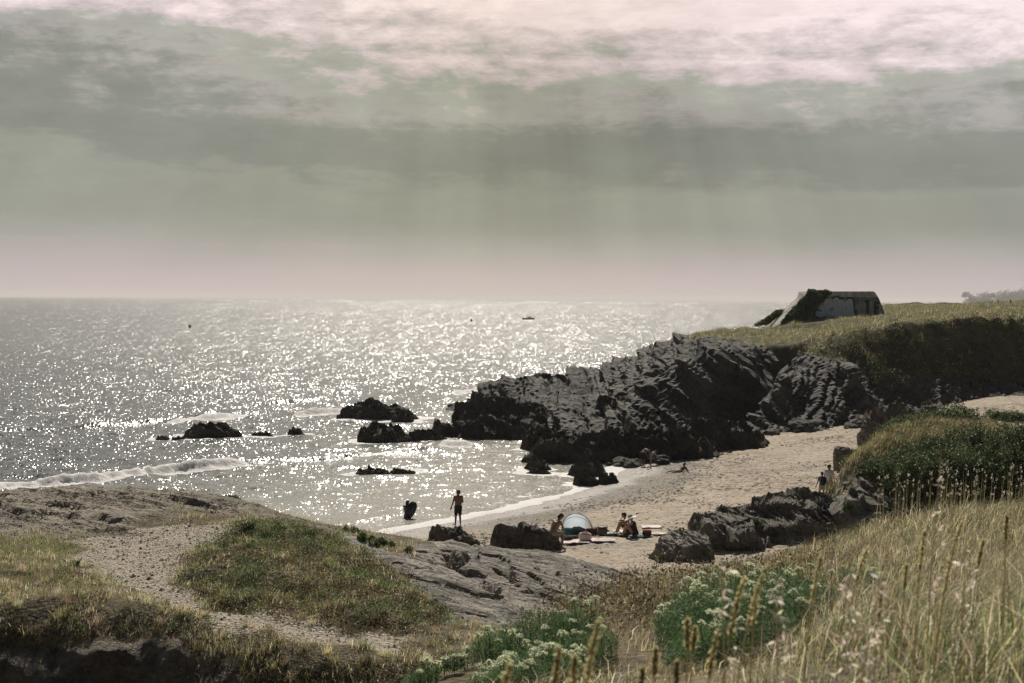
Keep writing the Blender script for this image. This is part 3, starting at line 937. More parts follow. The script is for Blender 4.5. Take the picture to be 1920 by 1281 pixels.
E_MID = np.array([at(*q) for q in ((1500, 684, 127), (1560, 694, 125), (1620, 705, 125.2), (1700, 708, 127.2), (1800, 712, 131.4), (1920, 728, 134), (2150, 720, 140))])
E_BOT = np.array([at(*q) for q in ((1500, 789, 117), (1560, 789, 117.6), (1620, 777, 121), (1700, 766, 123.8), (1800, 757, 126.8), (1920, 742, 131), (2150, 735, 135))])
HEADTOP = TPS(np.concatenate([E_TOP, [at(*q) for q in ((1460, 640, 140), (1550, 594, 175), (1660, 585, 175), (1700, 579, 190), (1800, 574, 205), (1920, 570, 210), (2150, 564, 215), (1560, 612, 157), (1640, 594, 160), (1800, 586, 168), (1920, 583, 172), (1700, 590, 158))]]), .05)
def right_face(x, y):
    out = HEADTOP(x, y)
    yt, zt = np.interp(x, E_TOP[:, 0], E_TOP[:, 1]), np.interp(x, E_TOP[:, 0], E_TOP[:, 2])
    ym, zm = np.interp(x, E_MID[:, 0], E_MID[:, 1]), np.interp(x, E_MID[:, 0], E_MID[:, 2])
    yb, zb = np.interp(x, E_BOT[:, 0], E_BOT[:, 1]), np.interp(x, E_BOT[:, 0], E_BOT[:, 2])
    a = np.clip((y - ym) / (yt - ym), 0, 1)
    b = np.clip((y - yb) / (ym - yb), 0, 1)
    f1 = zm + (zt - zm) * (a * .55 + .45 * sstep(0, 1, a) ** .9)
    f2 = zb + (zm - zb) * b ** .85
    low = zb - .35 * (yb - y)
    r = np.where(y < yb, low, np.where(y < ym, f2, f1))
    k = sstep(-1.5, 2.5, y - yt)
    return np.where(y < yt - 1.5, r, r * (1 - k) + np.minimum(out, zt + (y - yt) * .12 + .2) * k)
GRASSLINE = np.array([at(*q)[:2] for q in ((1270, 632, 150), (1310, 652, 141), (1400, 655, 136), (1470, 662, 132.5), (1530, 688, 127), (1600, 690, 126.5), (1640, 722, 124.5), (1700, 712, 126.5), (1760, 712, 128), (1800, 708, 130), (1850, 736, 131), (1920, 742, 132))])
CLEFT = [at(1462, 655, 131.5)[:2], at(1430, 700, 124)[:2], at(1380, 760, 118)[:2], at(1350, 800, 114)[:2]]
CLEFT2 = [at(1240, 690, 127)[:2], at(1235, 790, 114)[:2]]
def head_grass(x, y):
    yl = np.interp(x, GRASSLINE[:, 0], GRASSLINE[:, 1])
    w = 1.6 * fbm(xy3(x * .22, y * .22, 4.), 4)
    return sstep(-.8, .8, y - yl + w) * sstep(18.0, 19.4, x + .6 * w)
def head_z(x, y):
    k_ = sstep(26.5, 29.5, x)
    cap = np.interp(x, [-10, 0, 7.3, 10.7, 13.5, 15.7, 18.8, 22.2, 27.6, 32], [2, 2.6, 3.2, 4.1, 5.4, 6.4, 7.6, 8.1, 8.4, 9.5])
    z = np.minimum(HEAD(x, y), cap) * (1 - k_) + right_face(x, y) * k_ + k_ * (.5 * fbm(xy3(x * .14, y * .14, 14.), 2) + .55 * sstep(4, -2, y - np.interp(x, E_TOP[:, 0], E_TOP[:, 1])) * ridged(xy3(x * .33, y * .10, 4.), 3) * .6)
    w = .8 * fbm(xy3(x * .3, y * .3, 2.), 3)
    c = np.exp(-(polydist(x + w, y, CLEFT) / 1.6) ** 2)
    c2 = np.exp(-(polydist(x + w, y, CLEFT2) / .7) ** 2)
    z = z - 6.0 * c * sstep(.8, 4.5, z) - 1.8 * c2 * sstep(.8, 4.5, z)
    yb_ = np.interp(x, [18, 21, 27, 31, 34, 40, 50, 62], [155, 157, 162, 168, 176, 200, 220, 240]) + .8 * w
    z = z - .85 * np.maximum(0, y - yb_)
    gr = head_grass(x, y)
    return z + gr * (.28 * fbm(xy3(x * .16, y * .16, 9.), 3) + .12 * fbm(xy3(x * .7, y * .7, 1.), 2))
def build_head():
    xs, ys = np.arange(-7, 92, .22), np.concatenate([np.arange(105, 150, .17), np.arange(150, 234, .4)])
    X, Y = np.meshgrid(xs, ys)
    x, y = X.ravel(), Y.ravel()
    z = head_z(x, y)
    gr = head_grass(x, y)
    p = np.stack([x, y, z], 1)
    gy_, gx_ = np.gradient(z.reshape(X.shape), ys, xs)
    n = np.stack([-gx_.ravel(), -gy_.ravel(), np.ones(len(x))], 1)
    n /= np.linalg.norm(n, axis=1)[:, None]
    n[:, 2] *= .6
    rk = 1 - gr
    warp = fbm(p * .12, 3)
    nrmA, nrmB = (.62, -.10, .78), (-.45, -.25, .85)
    d1 = rock_disp(p, rk, nrmA, 1.5, 11, 1.25, .9, .16, .32, .4) * sstep(24, 19, x) + rock_disp(p, rk, nrmB, 1.4, 12, 1.1, .9, .16, .32, .4) * sstep(19, 24, x)
    d2 = .35 * rk * (strata(p, nrmA, .34, 13, .35, .12) - .5)
    big = rk * .5 * ridged(p * .11, 2)
    p += n * (d1 + d2 + big)[:, None]
    q = grid_faces(len(xs), len(ys))
    q = q[(p[:, 2] > -1.0)[q].any(1)]
    zone = gr[q].mean(1) > .5
    for nm_, mt, lb, sel, smo in (('headland', 'hill', 'turf topped headland closing the cove', zone, True), ('cliff', 'cliff', 'dark jagged cliff and rock spur of the headland', ~zone, False)):
        v, ff, _ = compact(p, q[sel], {})
        tag(link(nm_, mesh_np(nm_, v, quads=ff, mat=M[mt], smooth=smo)), lb, kind='structure')
build_head()

# ================================================================== BOULDERS AND OUTCROPS ON THE BEACH
def beach_at(px, py):
    z = .5
    for _ in range(12):
        q = onz(px, py, z)
        z = float(beach_z(np.array([q[0]]), np.array([q[1]]))[0])
    return onz(px, py, z)
def beachrock(name, label, px0, px1, pyt, pyb, seed, mat='boulder', **k):
    d = beach_at((px0 + px1) / 2, pyb)[1]
    return rock(name, label, px0, px1, pyt, pyb, d, seed, mat, **k)
ledge('boulder', 'big dark boulder on the sand just below the standing man', 803, 892, 987, 1024, beach_at((803 + 892) / 2, 1024)[1], 31, 'boulder', teeth=2, peak=-0.45, depth=0.7, flat=0.55)
ledge('boulder', 'long wedge shaped dark boulder that the man in the cap sits on', 926, 1056, 984, 1030, beach_at((926 + 1056) / 2, 1030)[1], 32, 'boulder', teeth=2, peak=-0.6, depth=0.5, flat=0.6)
beachrock('boulder', 'little stone lying in front of the long wedge boulder', 1018, 1036, 1020, 1032, 33, sub=4)
beachrock('boulder', 'flat stone peeping out of the sand right of the shelf', 1262, 1282, 1005, 1016, 34, sub=4, depth=.6)
ledge('outcrop', 'square fissured outcrop on the beach with a crusty shaded side', 1298, 1445, 962, 1046, 60.5, 35, 'bluff', teeth=2, peak=-0.3, depth=1.0, flat=1.5, drop=.15, tilt=.25, tooth=.5)
ledge('outcrop', 'long bedded outcrop with a jagged upper edge and green tufts on it', 1372, 1615, 930, 1030, 62.5, 36, 'bluff', teeth=6, peak=0.25, depth=0.75, flat=1.1, drop=.35, tilt=.45, tooth=.5)
ledge('outcrop', 'low pale cracked slab on the sand at the edge of the grass', 1226, 1340, 1004, 1058, 58, 37, 'pale_rock', teeth=3, peak=0.3, depth=0.9, flat=1.4, drop=.2, tilt=.3, tooth=.5)
beachrock('boulder', 'grey faceted boulder leaning against the left foot of the bluff', 1556, 1612, 838, 884, 38, sub=5, t=.5, amp=.22, boxy=.6)
ledge('outcrop', 'layered outcrop with a long pale tilted top slab behind the bluff', 1636, 1740, 757, 815, 95, 39, 'bluff', teeth=3, peak=-0.2, depth=0.6, flat=0.45)
ledge('outcrop', 'pale flat topped rock at the right end of the layered outcrop', 1718, 1765, 753, 795, 96, 40, 'pale_rock', teeth=2, peak=0.2, depth=0.7, flat=0.6)
ledge('outcrop', 'dark undercut ledge above the sand left of the layered outcrop', 1618, 1672, 786, 826, 92, 41, 'bluff', teeth=2, depth=0.7, flat=0.5)
# the reef: tilted ridges running out from the headland
RD = (.60, -.12, .79)
def ridge(label, px0, px1, pyt, pyb, d, seed, **k):
    k = {a: b for a, b in k.items() if a in ('depth', 'teeth', 'peak', 'flat')}
    k.setdefault('teeth', 4)
    return ledge('rock_ridge', label, px0, px1, pyt, pyb, d, seed, 'reef', None, cat='rock ridge', **k)
ridge('farthest dark ridge of the reef, waves breaking on its left tip', 902, 1150, 704, 752, 152, 51, depth=.45, teeth=4, peak=.0)
ridge('saw toothed ridge of the reef between the far ridge and the tidal basin', 860, 1060, 738, 796, 130, 52, depth=.45, teeth=3, peak=-.4)
ridge('slanting bedded ridge ending in a blunt point at the water, left tip of the reef', 812, 1075, 783, 840, 117, 53, depth=.42, teeth=5, peak=-.5, amp=.5)
ridge('steep dark ridge at the middle of the reef below the headland', 1045, 1260, 745, 822, 121, 54, depth=.45, teeth=4, peak=.1)
ridge('low ridge along the water side of the beach reef', 985, 1250, 806, 872, beach_at(1120, 868)[1], 55, depth=.42, teeth=7, flat=.18, peak=.2, t=.5)
ridge('dark hummock of rock where the beach reef meets the sand', 1165, 1345, 806, 866, beach_at(1255, 862)[1], 56, depth=.5, teeth=5, t=.5)
ridge('bedded ridge running down to the sand at the right end of the beach reef', 1275, 1445, 784, 846, beach_at(1360, 842)[1], 57, depth=.45, teeth=6, peak=-.2, t=.5)
# loose blocks: six shapes, copied
blocks = [rock_mesh('boulder', (1, .8, .7), 60 + i, 4, (.5, -.2 + .1 * i, .8), .45, .35, 'cliff' if i % 2 else 'reef', .5 + .06 * i) for i in range(6)]
LB = 'dark loose boulder among the jumbled rocks at the foot of the headland'
spots = []
rr_ = random.Random(4)
for line, nn, s0, s1 in (([(990, 852), (1060, 868), (1180, 872), (1260, 862)], 26, .35, .9), ([(1250, 858), (1340, 845), (1430, 828)], 18, .3, .9), ([(1440, 812), (1520, 806), (1600, 800), (1630, 792)], 26, .25, .85),
                         ([(1010, 836), (1120, 840), (1230, 838), (1330, 826)], 18, .5, 1.2)):
    for i in range(nn):
        u = rr_.random() * (len(line) - 1)
        k = int(u)
        a, b2 = line[k], line[min(k + 1, len(line) - 1)]
        spots.append((a[0] + (b2[0] - a[0]) * (u - k), a[1] + (b2[1] - a[1]) * (u - k) + rr_.uniform(-7, 5), rr_.uniform(s0, s1)))
spots += [(1506, 808, 1.3), (1478, 803, 1.0), (1526, 803, 1.1), (1455, 806, .9), (1600, 848, .5), (1340, 846, 1.2), (1410, 833, 1.0), (1200, 780, 1.8), (1222, 798, 1.6)]
for i, (px, py, r_) in enumerate(spots):
    q = beach_at(px, py)
    o = link('boulder', blocks[i % 6], loc=(q[0], q[1], q[2] + r_ * .12))
    o.scale = (r_ * rr_.uniform(.8, 1.3), r_ * rr_.uniform(.8, 1.2), r_ * rr_.uniform(.6, 1.0))
    o.rotation_euler = (rr_.uniform(-.3, .3), rr_.uniform(-.3, .3), rr_.uniform(0, 6.28))
    tag(o, LB, 'boulder', 'loose boulders at the headland foot')

# ================================================================== VEGETATION
def leaf_mat(name, trans=.45, rough=.6):
    m, g, b = new_mat(name)
    c = g.attr('tint', 'Color')
    p = world_pos(g)
    c = g.mix(1.0, c, g.ramp(g.noise(p, 2.3, 3), [(.3, .78), (.7, 1.2)]), 'MULTIPLY')
    g.put(b.inputs['Base Color'], c)
    b.inputs['Roughness'].default_value = rough
    b.inputs['Specular IOR Level'].default_value = .2
    t = g.n('ShaderNodeBsdfTranslucent')
    g.put(t.inputs[0], c)
    mx = g.n('ShaderNodeMixShader')
    mx.inputs[0].default_value = trans
    g.nt.links.new(b.outputs[0], mx.inputs[1])
    g.nt.links.new(t.outputs[0], mx.inputs[2])
    g.nt.links.new(mx.outputs[0], m.node_tree.nodes['Material Output'].inputs[0])
    return m
M['grass'] = leaf_mat('grass blades', .64)
M['leaf'] = leaf_mat('leaves', .35, .5)
M['umbel'] = leaf_mat('flower heads', .68, .8)

STRAW, PALE_, BROWN, OLIVE_, GREEN, RUST = [np.array(c) for c in ((.43, .37, .215), (.56, .49, .345), (.15, .11, .066), (.20, .20, .088), (.08, .14, .045), (.17, .105, .06))]
def pal(n, cols, wts, var=.22):
    cols = np.array(cols)
    wts = np.array(wts, float)
    c = cols[rng.choice(len(cols), n, p=wts / wts.sum())]
    return np.clip(c * np.exp(var * 1.3 * rng.normal(size=(n, 1)) - .03) * (1 + .06 * rng.normal(size=(n, 3))), .01, .9)
def blades(p, h, w, col, lean=(.12, 0), bend=.45, spread=.35):
    """curved tapering blades, three triangles each"""
    n = len(p)
    a = rng.uniform(0, 2 * np.pi, n)
    wd = np.stack([np.cos(a), np.sin(a), np.zeros(n)], 1) * (w / 2)[:, None]
    b = rng.uniform(0, 2 * np.pi, n)
    out = np.stack([np.cos(b), np.sin(b)], 1) * (np.abs(rng.normal(size=n)) * spread)[:, None] + np.asarray(lean)
    mid = np.concatenate([out * .35 * h[:, None], (h * .58)[:, None]], 1)
    dro = np.hypot(out[:, 0], out[:, 1])
    tip = np.concatenate([out * (1.0 + bend) * h[:, None], (h * (1.02 - .35 * np.minimum(dro, 1.5)))[:, None]], 1)
    v = np.stack([p - wd, p + wd, p + mid - wd * .8, p + mid + wd * .8, p + tip], 1).reshape(-1, 3)
    i = np.arange(n)[:, None] * 5
    t = np.concatenate([i + [0, 1, 3], i + [0, 3, 2], i + [2, 3, 4]], 0)
    return v, t, np.repeat(col, 5, 0)
def leaves(p, s, col, up=.4, asp=.6):
    """small two triangle leaves with a fold, facing every way"""
    n = len(p)
    d = rng.normal(size=(n, 3)); d[:, 2] += up
    d /= np.linalg.norm(d, axis=1)[:, None]
    e = np.cross(d, rng.normal(size=(n, 3)))
    e /= np.linalg.norm(e, axis=1)[:, None] + 1e-9
    f = np.cross(d, e)
    s = s[:, None]
    v = np.stack([p, p + d * s * .5 + e * s * asp * .5, p + d * s * .5 - e * s * asp * .5, p + d * s + f * s * .15], 1).reshape(-1, 3)
    i = np.arange(n)[:, None] * 4
    t = np.concatenate([i + [0, 1, 2], i + [1, 3, 2]], 0)
    return v, t, np.repeat(col, 4, 0)
class Bag:
    def __init__(s):
        s.v, s.t, s.c, s.n = [], [], [], 0
    def add(s, vtc):
        v, t, c = vtc
        s.v.append(v); s.t.append(t + s.n); s.c.append(c)
        s.n += len(v)
    def mesh(s, name, mat):
        return mesh_np(name, np.concatenate(s.v), tris=np.concatenate(s.t), mat=M[mat], colors=np.concatenate(s.c), smooth=False)
def stuff(name, bag, mat, label):
    return tag(link(name, bag.mesh(name, mat)), label, kind='stuff')
def scatter(n, x0, x1, y0, y1, dens, seed=0):
    x, y = rng.uniform(x0, x1, n), rng.uniform(y0, y1, n)
    k = rng.random(n) < dens(x, y)
    return x[k], y[k]
def clumped(x, y, sc=1.5, seed=0.):
    return fbm(xy3(x * sc, y * sc, seed), 3)
def inview(x, y, m=1.5):
    return np.abs(x) < y * .375 + m

# ---- headland grass
bag = Bag()
def dn(x, y):
    g_ = head_grass(x, y)
    return inview(x, y, 4) * g_ * (.15 + .85 * sstep(-.35, .3, clumped(x, y, .55, 3.))) * np.clip(1.25 - (y - 125) / 130, .3, 1)
x, y = scatter(330000, 16, 90, 116, 226, dn)
z = head_z(x, y)
top = sstep(-.2, .35, clumped(x, y, .10, 8.))
tuft = sstep(-.1, .5, clumped(x, y, .8, 6.))
n = len(x)
col = pal(n, [STRAW, OLIVE_, GREEN, BROWN], [.34, .40, .16, .10])
col = np.where((rng.random(n) < top * .5)[:, None], pal(n, [STRAW, PALE_, OLIVE_], [.5, .2, .3]), col)
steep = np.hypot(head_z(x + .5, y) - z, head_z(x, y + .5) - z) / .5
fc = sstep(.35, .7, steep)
col = np.where((rng.random(n) < fc * .88)[:, None], pal(n, [(.055, .075, .03), BROWN, OLIVE_ * .6, (.04, .055, .025)], [.35, .2, .25, .2]), col)  # shade of the steep face is put into the blade tints
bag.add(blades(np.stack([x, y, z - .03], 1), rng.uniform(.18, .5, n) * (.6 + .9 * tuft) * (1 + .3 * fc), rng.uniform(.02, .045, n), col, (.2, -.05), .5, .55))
stuff('headland_grass', bag, 'grass', 'windblown dry grass covering the headland')

sb_ = Bag()
nc = 9000
cx, cy = rng.uniform(24, 62, nc), rng.uniform(118, 146, nc)
yt_ = np.interp(cx, E_TOP[:, 0], E_TOP[:, 1])
k = (rng.random(nc) < head_grass(cx, cy) * sstep(1.2, -.8, cy - yt_) * (.25 + .75 * sstep(-.2, .3, clumped(cx, cy, .35, 5.))))
cx, cy = cx[k], cy[k]
cz = head_z(cx, cy)
per = 26
n = len(cx) * per
d = rng.normal(size=(n, 3)); d[:, 2] = np.abs(d[:, 2])
d /= np.linalg.norm(d, axis=1)[:, None]
p = np.stack([np.repeat(cx, per), np.repeat(cy, per), np.repeat(cz, per)], 1) + d * (np.repeat(rng.uniform(.25, .7, len(cx)), per) * rng.random(n) ** .4)[:, None]
cc = np.repeat(pal(len(cx), [(.09, .135, .05), BROWN * 1.3, OLIVE_, (.06, .085, .037), STRAW], [.32, .2, .24, .12, .12], .3), per, 0)
sb_.add(leaves(p, rng.uniform(.08, .2, n), np.clip(cc * (1 + .25 * rng.normal(size=(n, 1))), .01, .8), .6, .45))
stuff('headland_scrub', sb_, 'leaf', 'dark scrub and bramble hanging on the steep face of the headland')
# ---- promontory turf and scrub
bag, sbag = Bag(), Bag()
def pf(x, y):
    f = prom_fields(x, y)
    return f
x, y = rng.uniform(-24, 4, 620000), rng.uniform(28.0, 54, 620000)
k = inview(x, y, .6) & (rng.random(len(x)) < np.clip(1.5 - (y - 28) / 34, .25, 1))
x, y = x[k], y[k]
f = pf(x, y)
pa, mo, sl_, fa, ba = f
lip = np.exp(-((polydist(x, y, BANK[:4]) / .55) ** 2)) * (y > 26)
tur = np.clip(1 - pa * 1.0 - sl_ * 1.25 - fa * .95 - ba * .9, 0, 1)
green_l = np.exp(-(((x - pz(90, 1015)[0]) / 2.4) ** 2 + ((y - pz(90, 1015)[1]) / 2.2) ** 2))
bare = sstep(44, 50, y) * (1 - mo) * (1 - green_l)
dens = tur * (.10 + .90 * sstep(-.35, .3, clumped(x, y, 1.3, 2.))) * (1 - .85 * bare) + .02 * (pa > .3) * sstep(.1, .5, clumped(x, y, .8, 4.)) + .5 * lip
k = rng.random(len(x)) < dens
x, y, mo, lip, ba, green_l = x[k], y[k], mo[k], lip[k], ba[k], green_l[k]
z = prom_z(x, y)
n = len(x)
hh = rng.uniform(.05, .19, n) * (.8 + .7 * sstep(-.2, .5, clumped(x, y, .9, 5.))) * (1 + .5 * lip) * (.55 + .45 * sstep(30.2, 29.2, y) + .45 * sstep(31.5, 33, y)) * (1 + .3 * rng.normal(size=n).clip(-1.5, 2.5))
col = pal(n, [STRAW, PALE_, OLIVE_, BROWN, GREEN], [.34, .12, .32, .12, .10], .32)
dk = sstep(-.05, .35, clumped(x, y, .55, 12.))
col = np.where((rng.random(n) < dk * .75)[:, None], pal(n, [BROWN, RUST, OLIVE_, GREEN], [.36, .16, .30, .18]), col)
col = np.where((rng.random(n) < green_l * .7)[:, None], pal(n, [GREEN, OLIVE_], [.6, .4]), col)
col = np.clip(col * 1.2, .01, .9)
bag.add(blades(np.stack([x, y, z - .02], 1), hh, rng.uniform(.006, .015, n), col, (.10, -.10), .55, .65))
# tussocks of longer bent straw, thickest towards the bank
nt_ = 1500
tx, ty = rng.uniform(-14, 2, nt_), rng.uniform(28.2, 45, nt_)
f = prom_fields(tx, ty)
k = (rng.random(nt_) < np.clip(1 - f[0] - f[2] * 1.2 - f[3], 0, 1) * (.25 + .75 * sstep(34, 30, ty)) * (1 - .5 * f[1]))
tx, ty = tx[k], ty[k]
per = 46
tb = np.stack([np.repeat(tx, per) + rng.normal(size=len(tx) * per) * .05, np.repeat(ty, per) + rng.normal(size=len(tx) * per) * .05], 1)
tz = prom_z(tb[:, 0], tb[:, 1])
n = len(tz)
tc = np.repeat(pal(len(tx), [STRAW, PALE_, OLIVE_, BROWN], [.42, .22, .24, .12], .3), per, 0) * np.exp(.25 * rng.normal(size=(n, 1)))
bag.add(blades(np.stack([tb[:, 0], tb[:, 1], tz - .02], 1), np.repeat(rng.uniform(.16, .38, len(tx)), per) * rng.uniform(.5, 1.15, n), rng.uniform(.004, .009, n), np.clip(tc, .01, .9), (.08, -.12), .7, .75))
stuff('dry_turf', bag, 'grass', 'short dry yellow brown turf on the promontory')
# scrub of the mound: leafy cushions, rusty to green
nc = 8200
cx, cy = rng.uniform(-16, 2, nc), rng.uniform(29, 50, nc)
f = pf(cx, cy)
keep = (rng.random(nc) < np.clip(f[1] * 1.0 + .09 * (1 - f[0]) * (1 - f[2]) * (cy < 38) * (1 - f[4]), 0, 1)) & inview(cx, cy, 1)
cx, cy = cx[keep], cy[keep]
cz = prom_z(cx, cy)
cg = sstep(.0, .3, clumped(cx, cy, .5, 40.)) * .8 + .9 * np.exp(-(((cx - pz(545, 1000)[0]) / 2.2) ** 2 + ((cy - pz(545, 1000)[1]) / 2.4) ** 2)) + .8 * np.exp(-(((cx - pz(440, 1110)[0]) / 1.2) ** 2 + ((cy - pz(440, 1110)[1]) / 1.2) ** 2))
per = 46
n = len(cx) * per
rad = np.repeat(rng.uniform(.14, .40, len(cx)), per)
d = rng.normal(size=(n, 3)); d[:, 2] = np.abs(d[:, 2])
d /= np.linalg.norm(d, axis=1)[:, None]
d *= (rad * rng.random(n) ** .4)[:, None]
d[:, 2] *= .8
p = np.stack([np.repeat(cx, per), np.repeat(cy, per), np.repeat(cz, per)], 1) + d
isg = rng.random(len(cx)) < np.clip(cg, 0, 1)
c1 = pal(len(cx), [BROWN * .8, RUST * .85, OLIVE_ * .85, STRAW * .8, GREEN], [.34, .14, .30, .12, .10], .35)
c2 = pal(len(cx), [GREEN * 1.25, (.06, .11, .04), OLIVE_], [.5, .3, .2], .35)
cc = np.where(isg[:, None], c2, c1)
cc = np.repeat(cc, per, 0) * (1 + .25 * rng.normal(size=(n, 1)))
sbag.add(leaves(p, rng.uniform(.03, .075, n), np.clip(cc, .01, .8), .7, .4))
stuff('mound_scrub', sbag, 'leaf', 'rusty and green scrub covering the mound beside the path')

def pebbles(name, x, y, z, s, cols, wts, label, flat=.6, mat='pebble'):
    n = len(x)
    o_ = np.array([(1, 0, 0), (-1, 0, 0), (0, 1, 0), (0, -1, 0), (0, 0, 1), (0, 0, -.4)], float)
    f_ = np.array([(0, 2, 4), (2, 1, 4), (1, 3, 4), (3, 0, 4), (2, 0, 5), (1, 2, 5), (3, 1, 5), (0, 3, 5)])
    a = rng.uniform(0, 6.28, n)
    V = o_[None] * rng.uniform(.6, 1.4, (n, 6, 1)) * s[:, None, None]
    V[:, :, 2] *= flat
    X = V[:, :, 0] * np.cos(a)[:, None] - V[:, :, 1] * np.sin(a)[:, None]
    Y = V[:, :, 0] * np.sin(a)[:, None] + V[:, :, 1] * np.cos(a)[:, None]
    V = np.stack([X + x[:, None], Y + y[:, None], V[:, :, 2] + z[:, None] + s[:, None] * .1], 2).reshape(-1, 3)
    T = (np.arange(n)[:, None, None] * 6 + f_[None]).reshape(-1, 3)
    b_ = Bag()
    b_.add((V, T, np.repeat(pal(n, cols, wts, .3), 6, 0)))
    stuff(name, b_, mat, label)
M['pebble'] = leaf_mat('stones', 0.0, .9)
x, y = rng.uniform(-22, 5, 90000), rng.uniform(29.5, 58, 90000)
f = prom_fields(x, y)
k = (rng.random(len(x)) < np.clip(.35 * f[0] + .30 * f[3] + .10 * f[2] + .12 * sstep(44, 50, y) * (1 - f[1]), 0, 1)) & inview(x, y, .6)
x, y = x[k], y[k]
pebbles('path_stones', x, y, prom_z(x, y), rng.uniform(.012, .045, len(x)) * (1 + 1.2 * (rng.random(len(x)) < .05)), [(.55, .49, .40), (.38, .335, .27), (.16, .14, .115)], [.45, .40, .15], 'loose stones and grit strewn over the path and the bare rock')
x, y = rng.uniform(-8, 45, 60000), rng.uniform(58, 122, 60000)
s_ = shore_s(x, y)
k = inview(x, y, 1) & (s_ > 1.5) & (rng.random(len(x)) < .05 + .55 * sstep(.05, .5, clumped(x, y, .16, 14.)) + .5 * np.exp(-((s_ - 5.5) / 1.0) ** 2))
x, y, s_ = x[k], y[k], s_[k]
pebbles('beach_wrack', x, y, beach_z(x, y, s_) + .005, rng.uniform(.03, .11, len(x)), [(.05, .042, .025), (.12, .10, .06), (.22, .18, .12)], [.5, .3, .2], 'scattered dark seaweed scraps and shells on the sand', .25)
# ---- near hillside grass
bag = Bag()
x, y = rng.uniform(-2.5, 16, 820000), rng.uniform(3.2, 29, 820000)
k = (inview(x, y, .5) | ((x > 0) & inview(x, y, 3.6) & (rng.random(len(x)) < .6))) & (rng.random(len(x)) < np.clip(1.15 - y / 30, .22, 1))
# the foreground right of the flower clumps is rank; to the left of it the slope falls away
line = np.interp(y, [3, 5, 6, 7, 9, 11, 12.4, 14, 30], [.6, .82, 1.0, 1.25, 1.75, 2.25, 2.4, 1.2, -2])
rank = sstep(-.25, .35, x - line + .25 * fbm(xy3(x * 1.2, y * 1.2, 3.), 2))
low = np.maximum(sstep(12.2, 13.2, y), .75 * sstep(85, 55, np.abs(960 + x / y * F - 1172)) * sstep(8, 9, y))
low = np.maximum(low, .45 * sstep(9.4, 8.6, y) * sstep(6.5, 7.5, y))
k &= rng.random(len(x)) < np.clip(rank + low * .8, 0, 1) * (.10 + .90 * sstep(-.25, .3, clumped(x, y, 1.9, 61.)))
x, y, rank = x[k], y[k], rank[k]
z = hill_z(x, y)
n = len(x)
u = clumped(x, y, .7, 31.)
px_ = 960 + x / y * F
right = sstep(1420, 1700, px_)
hh = rng.uniform(.14, .40, n) * (.75 + .5 * sstep(-.4, .5, u)) * (.6 + .4 * right) * (.8 + .2 * rank)
hh *= np.where(y < 7, .95, 1.0)
col = pal(n, [STRAW, PALE_ * 1.1, OLIVE_, GREEN, BROWN], [.34, .20, .24, .10, .12], .36)
nearg = sstep(11, 6, y) * rank
col = np.where((rng.random(n) < nearg * .55)[:, None], pal(n, [(.27, .30, .12), STRAW, (.13, .21, .07), PALE_ * 1.2, (.08, .12, .045)], [.28, .22, .22, .14, .14], .38), col)
drk = np.clip((1 - right) * sstep(9, 12, y) * (.55 + .5 * sstep(-.2, .3, clumped(x, y, .9, 71.))), 0, .9)
col = np.where((rng.random(n) < drk)[:, None], pal(n, [BROWN, STRAW, OLIVE_, RUST], [.34, .26, .24, .16]), col)
bag.add(blades(np.stack([x, y, z - .02], 1), hh, np.interp(y, [3, 12, 30], [.0032, .005, .011]) * rng.uniform(.7, 1.5, n), col, (.22, .02), .65, .75))
# bent straws and fine seed heads rising out of it
k = (rng.random(n) < .05) & (rank > .5)
q = np.stack([x[k], y[k], z[k]], 1)
m_ = len(q)
bag.add(blades(q, hh[k] * rng.uniform(1.2, 1.7, m_), np.full(m_, .005), pal(m_, [PALE_, STRAW], [.6, .4]), (.30, .0), .6, .3))
stuff('long_grass', bag, 'grass', 'rank dry grass of the foreground slope')
# broad dark leaved scrub along the shoulder of the slope
sbag = Bag()
nc = 3800
cx, cy = rng.uniform(.2, 9, nc), rng.uniform(10.5, 24, nc)
pp = 960 + cx / cy * F
k = (rng.random(nc) < sstep(1000, 1080, pp) * sstep(1620, 1450, pp) * (.3 + .7 * sstep(-.1, .3, clumped(cx, cy, .6, 91.)))) & (cy > 12.0)
cx, cy = cx[k], cy[k]
cz = hill_z(cx, cy)
per = 40
n = len(cx) * per
d = rng.normal(size=(n, 3)); d[:, 2] = np.abs(d[:, 2]) * 1.4
d /= np.linalg.norm(d, axis=1)[:, None]
p = np.stack([np.repeat(cx, per), np.repeat(cy, per), np.repeat(cz, per)], 1) + d * (np.repeat(rng.uniform(.12, .26, len(cx)) * (1 + .6 * (960 + cx / cy * F < 1290)), per) * rng.random(n) ** .4)[:, None]
cc = np.repeat(pal(len(cx), [BROWN, OLIVE_, (.05, .085, .03), RUST, STRAW], [.3, .25, .2, .12, .13]), per, 0)
sbag.add(leaves(p, rng.uniform(.02, .055, n), np.clip(cc * (1 + .25 * rng.normal(size=(n, 1))), .01, .8), .8, .4))
stuff('slope_scrub', sbag, 'leaf', 'brown and green scrub on the shoulder of the near slope')
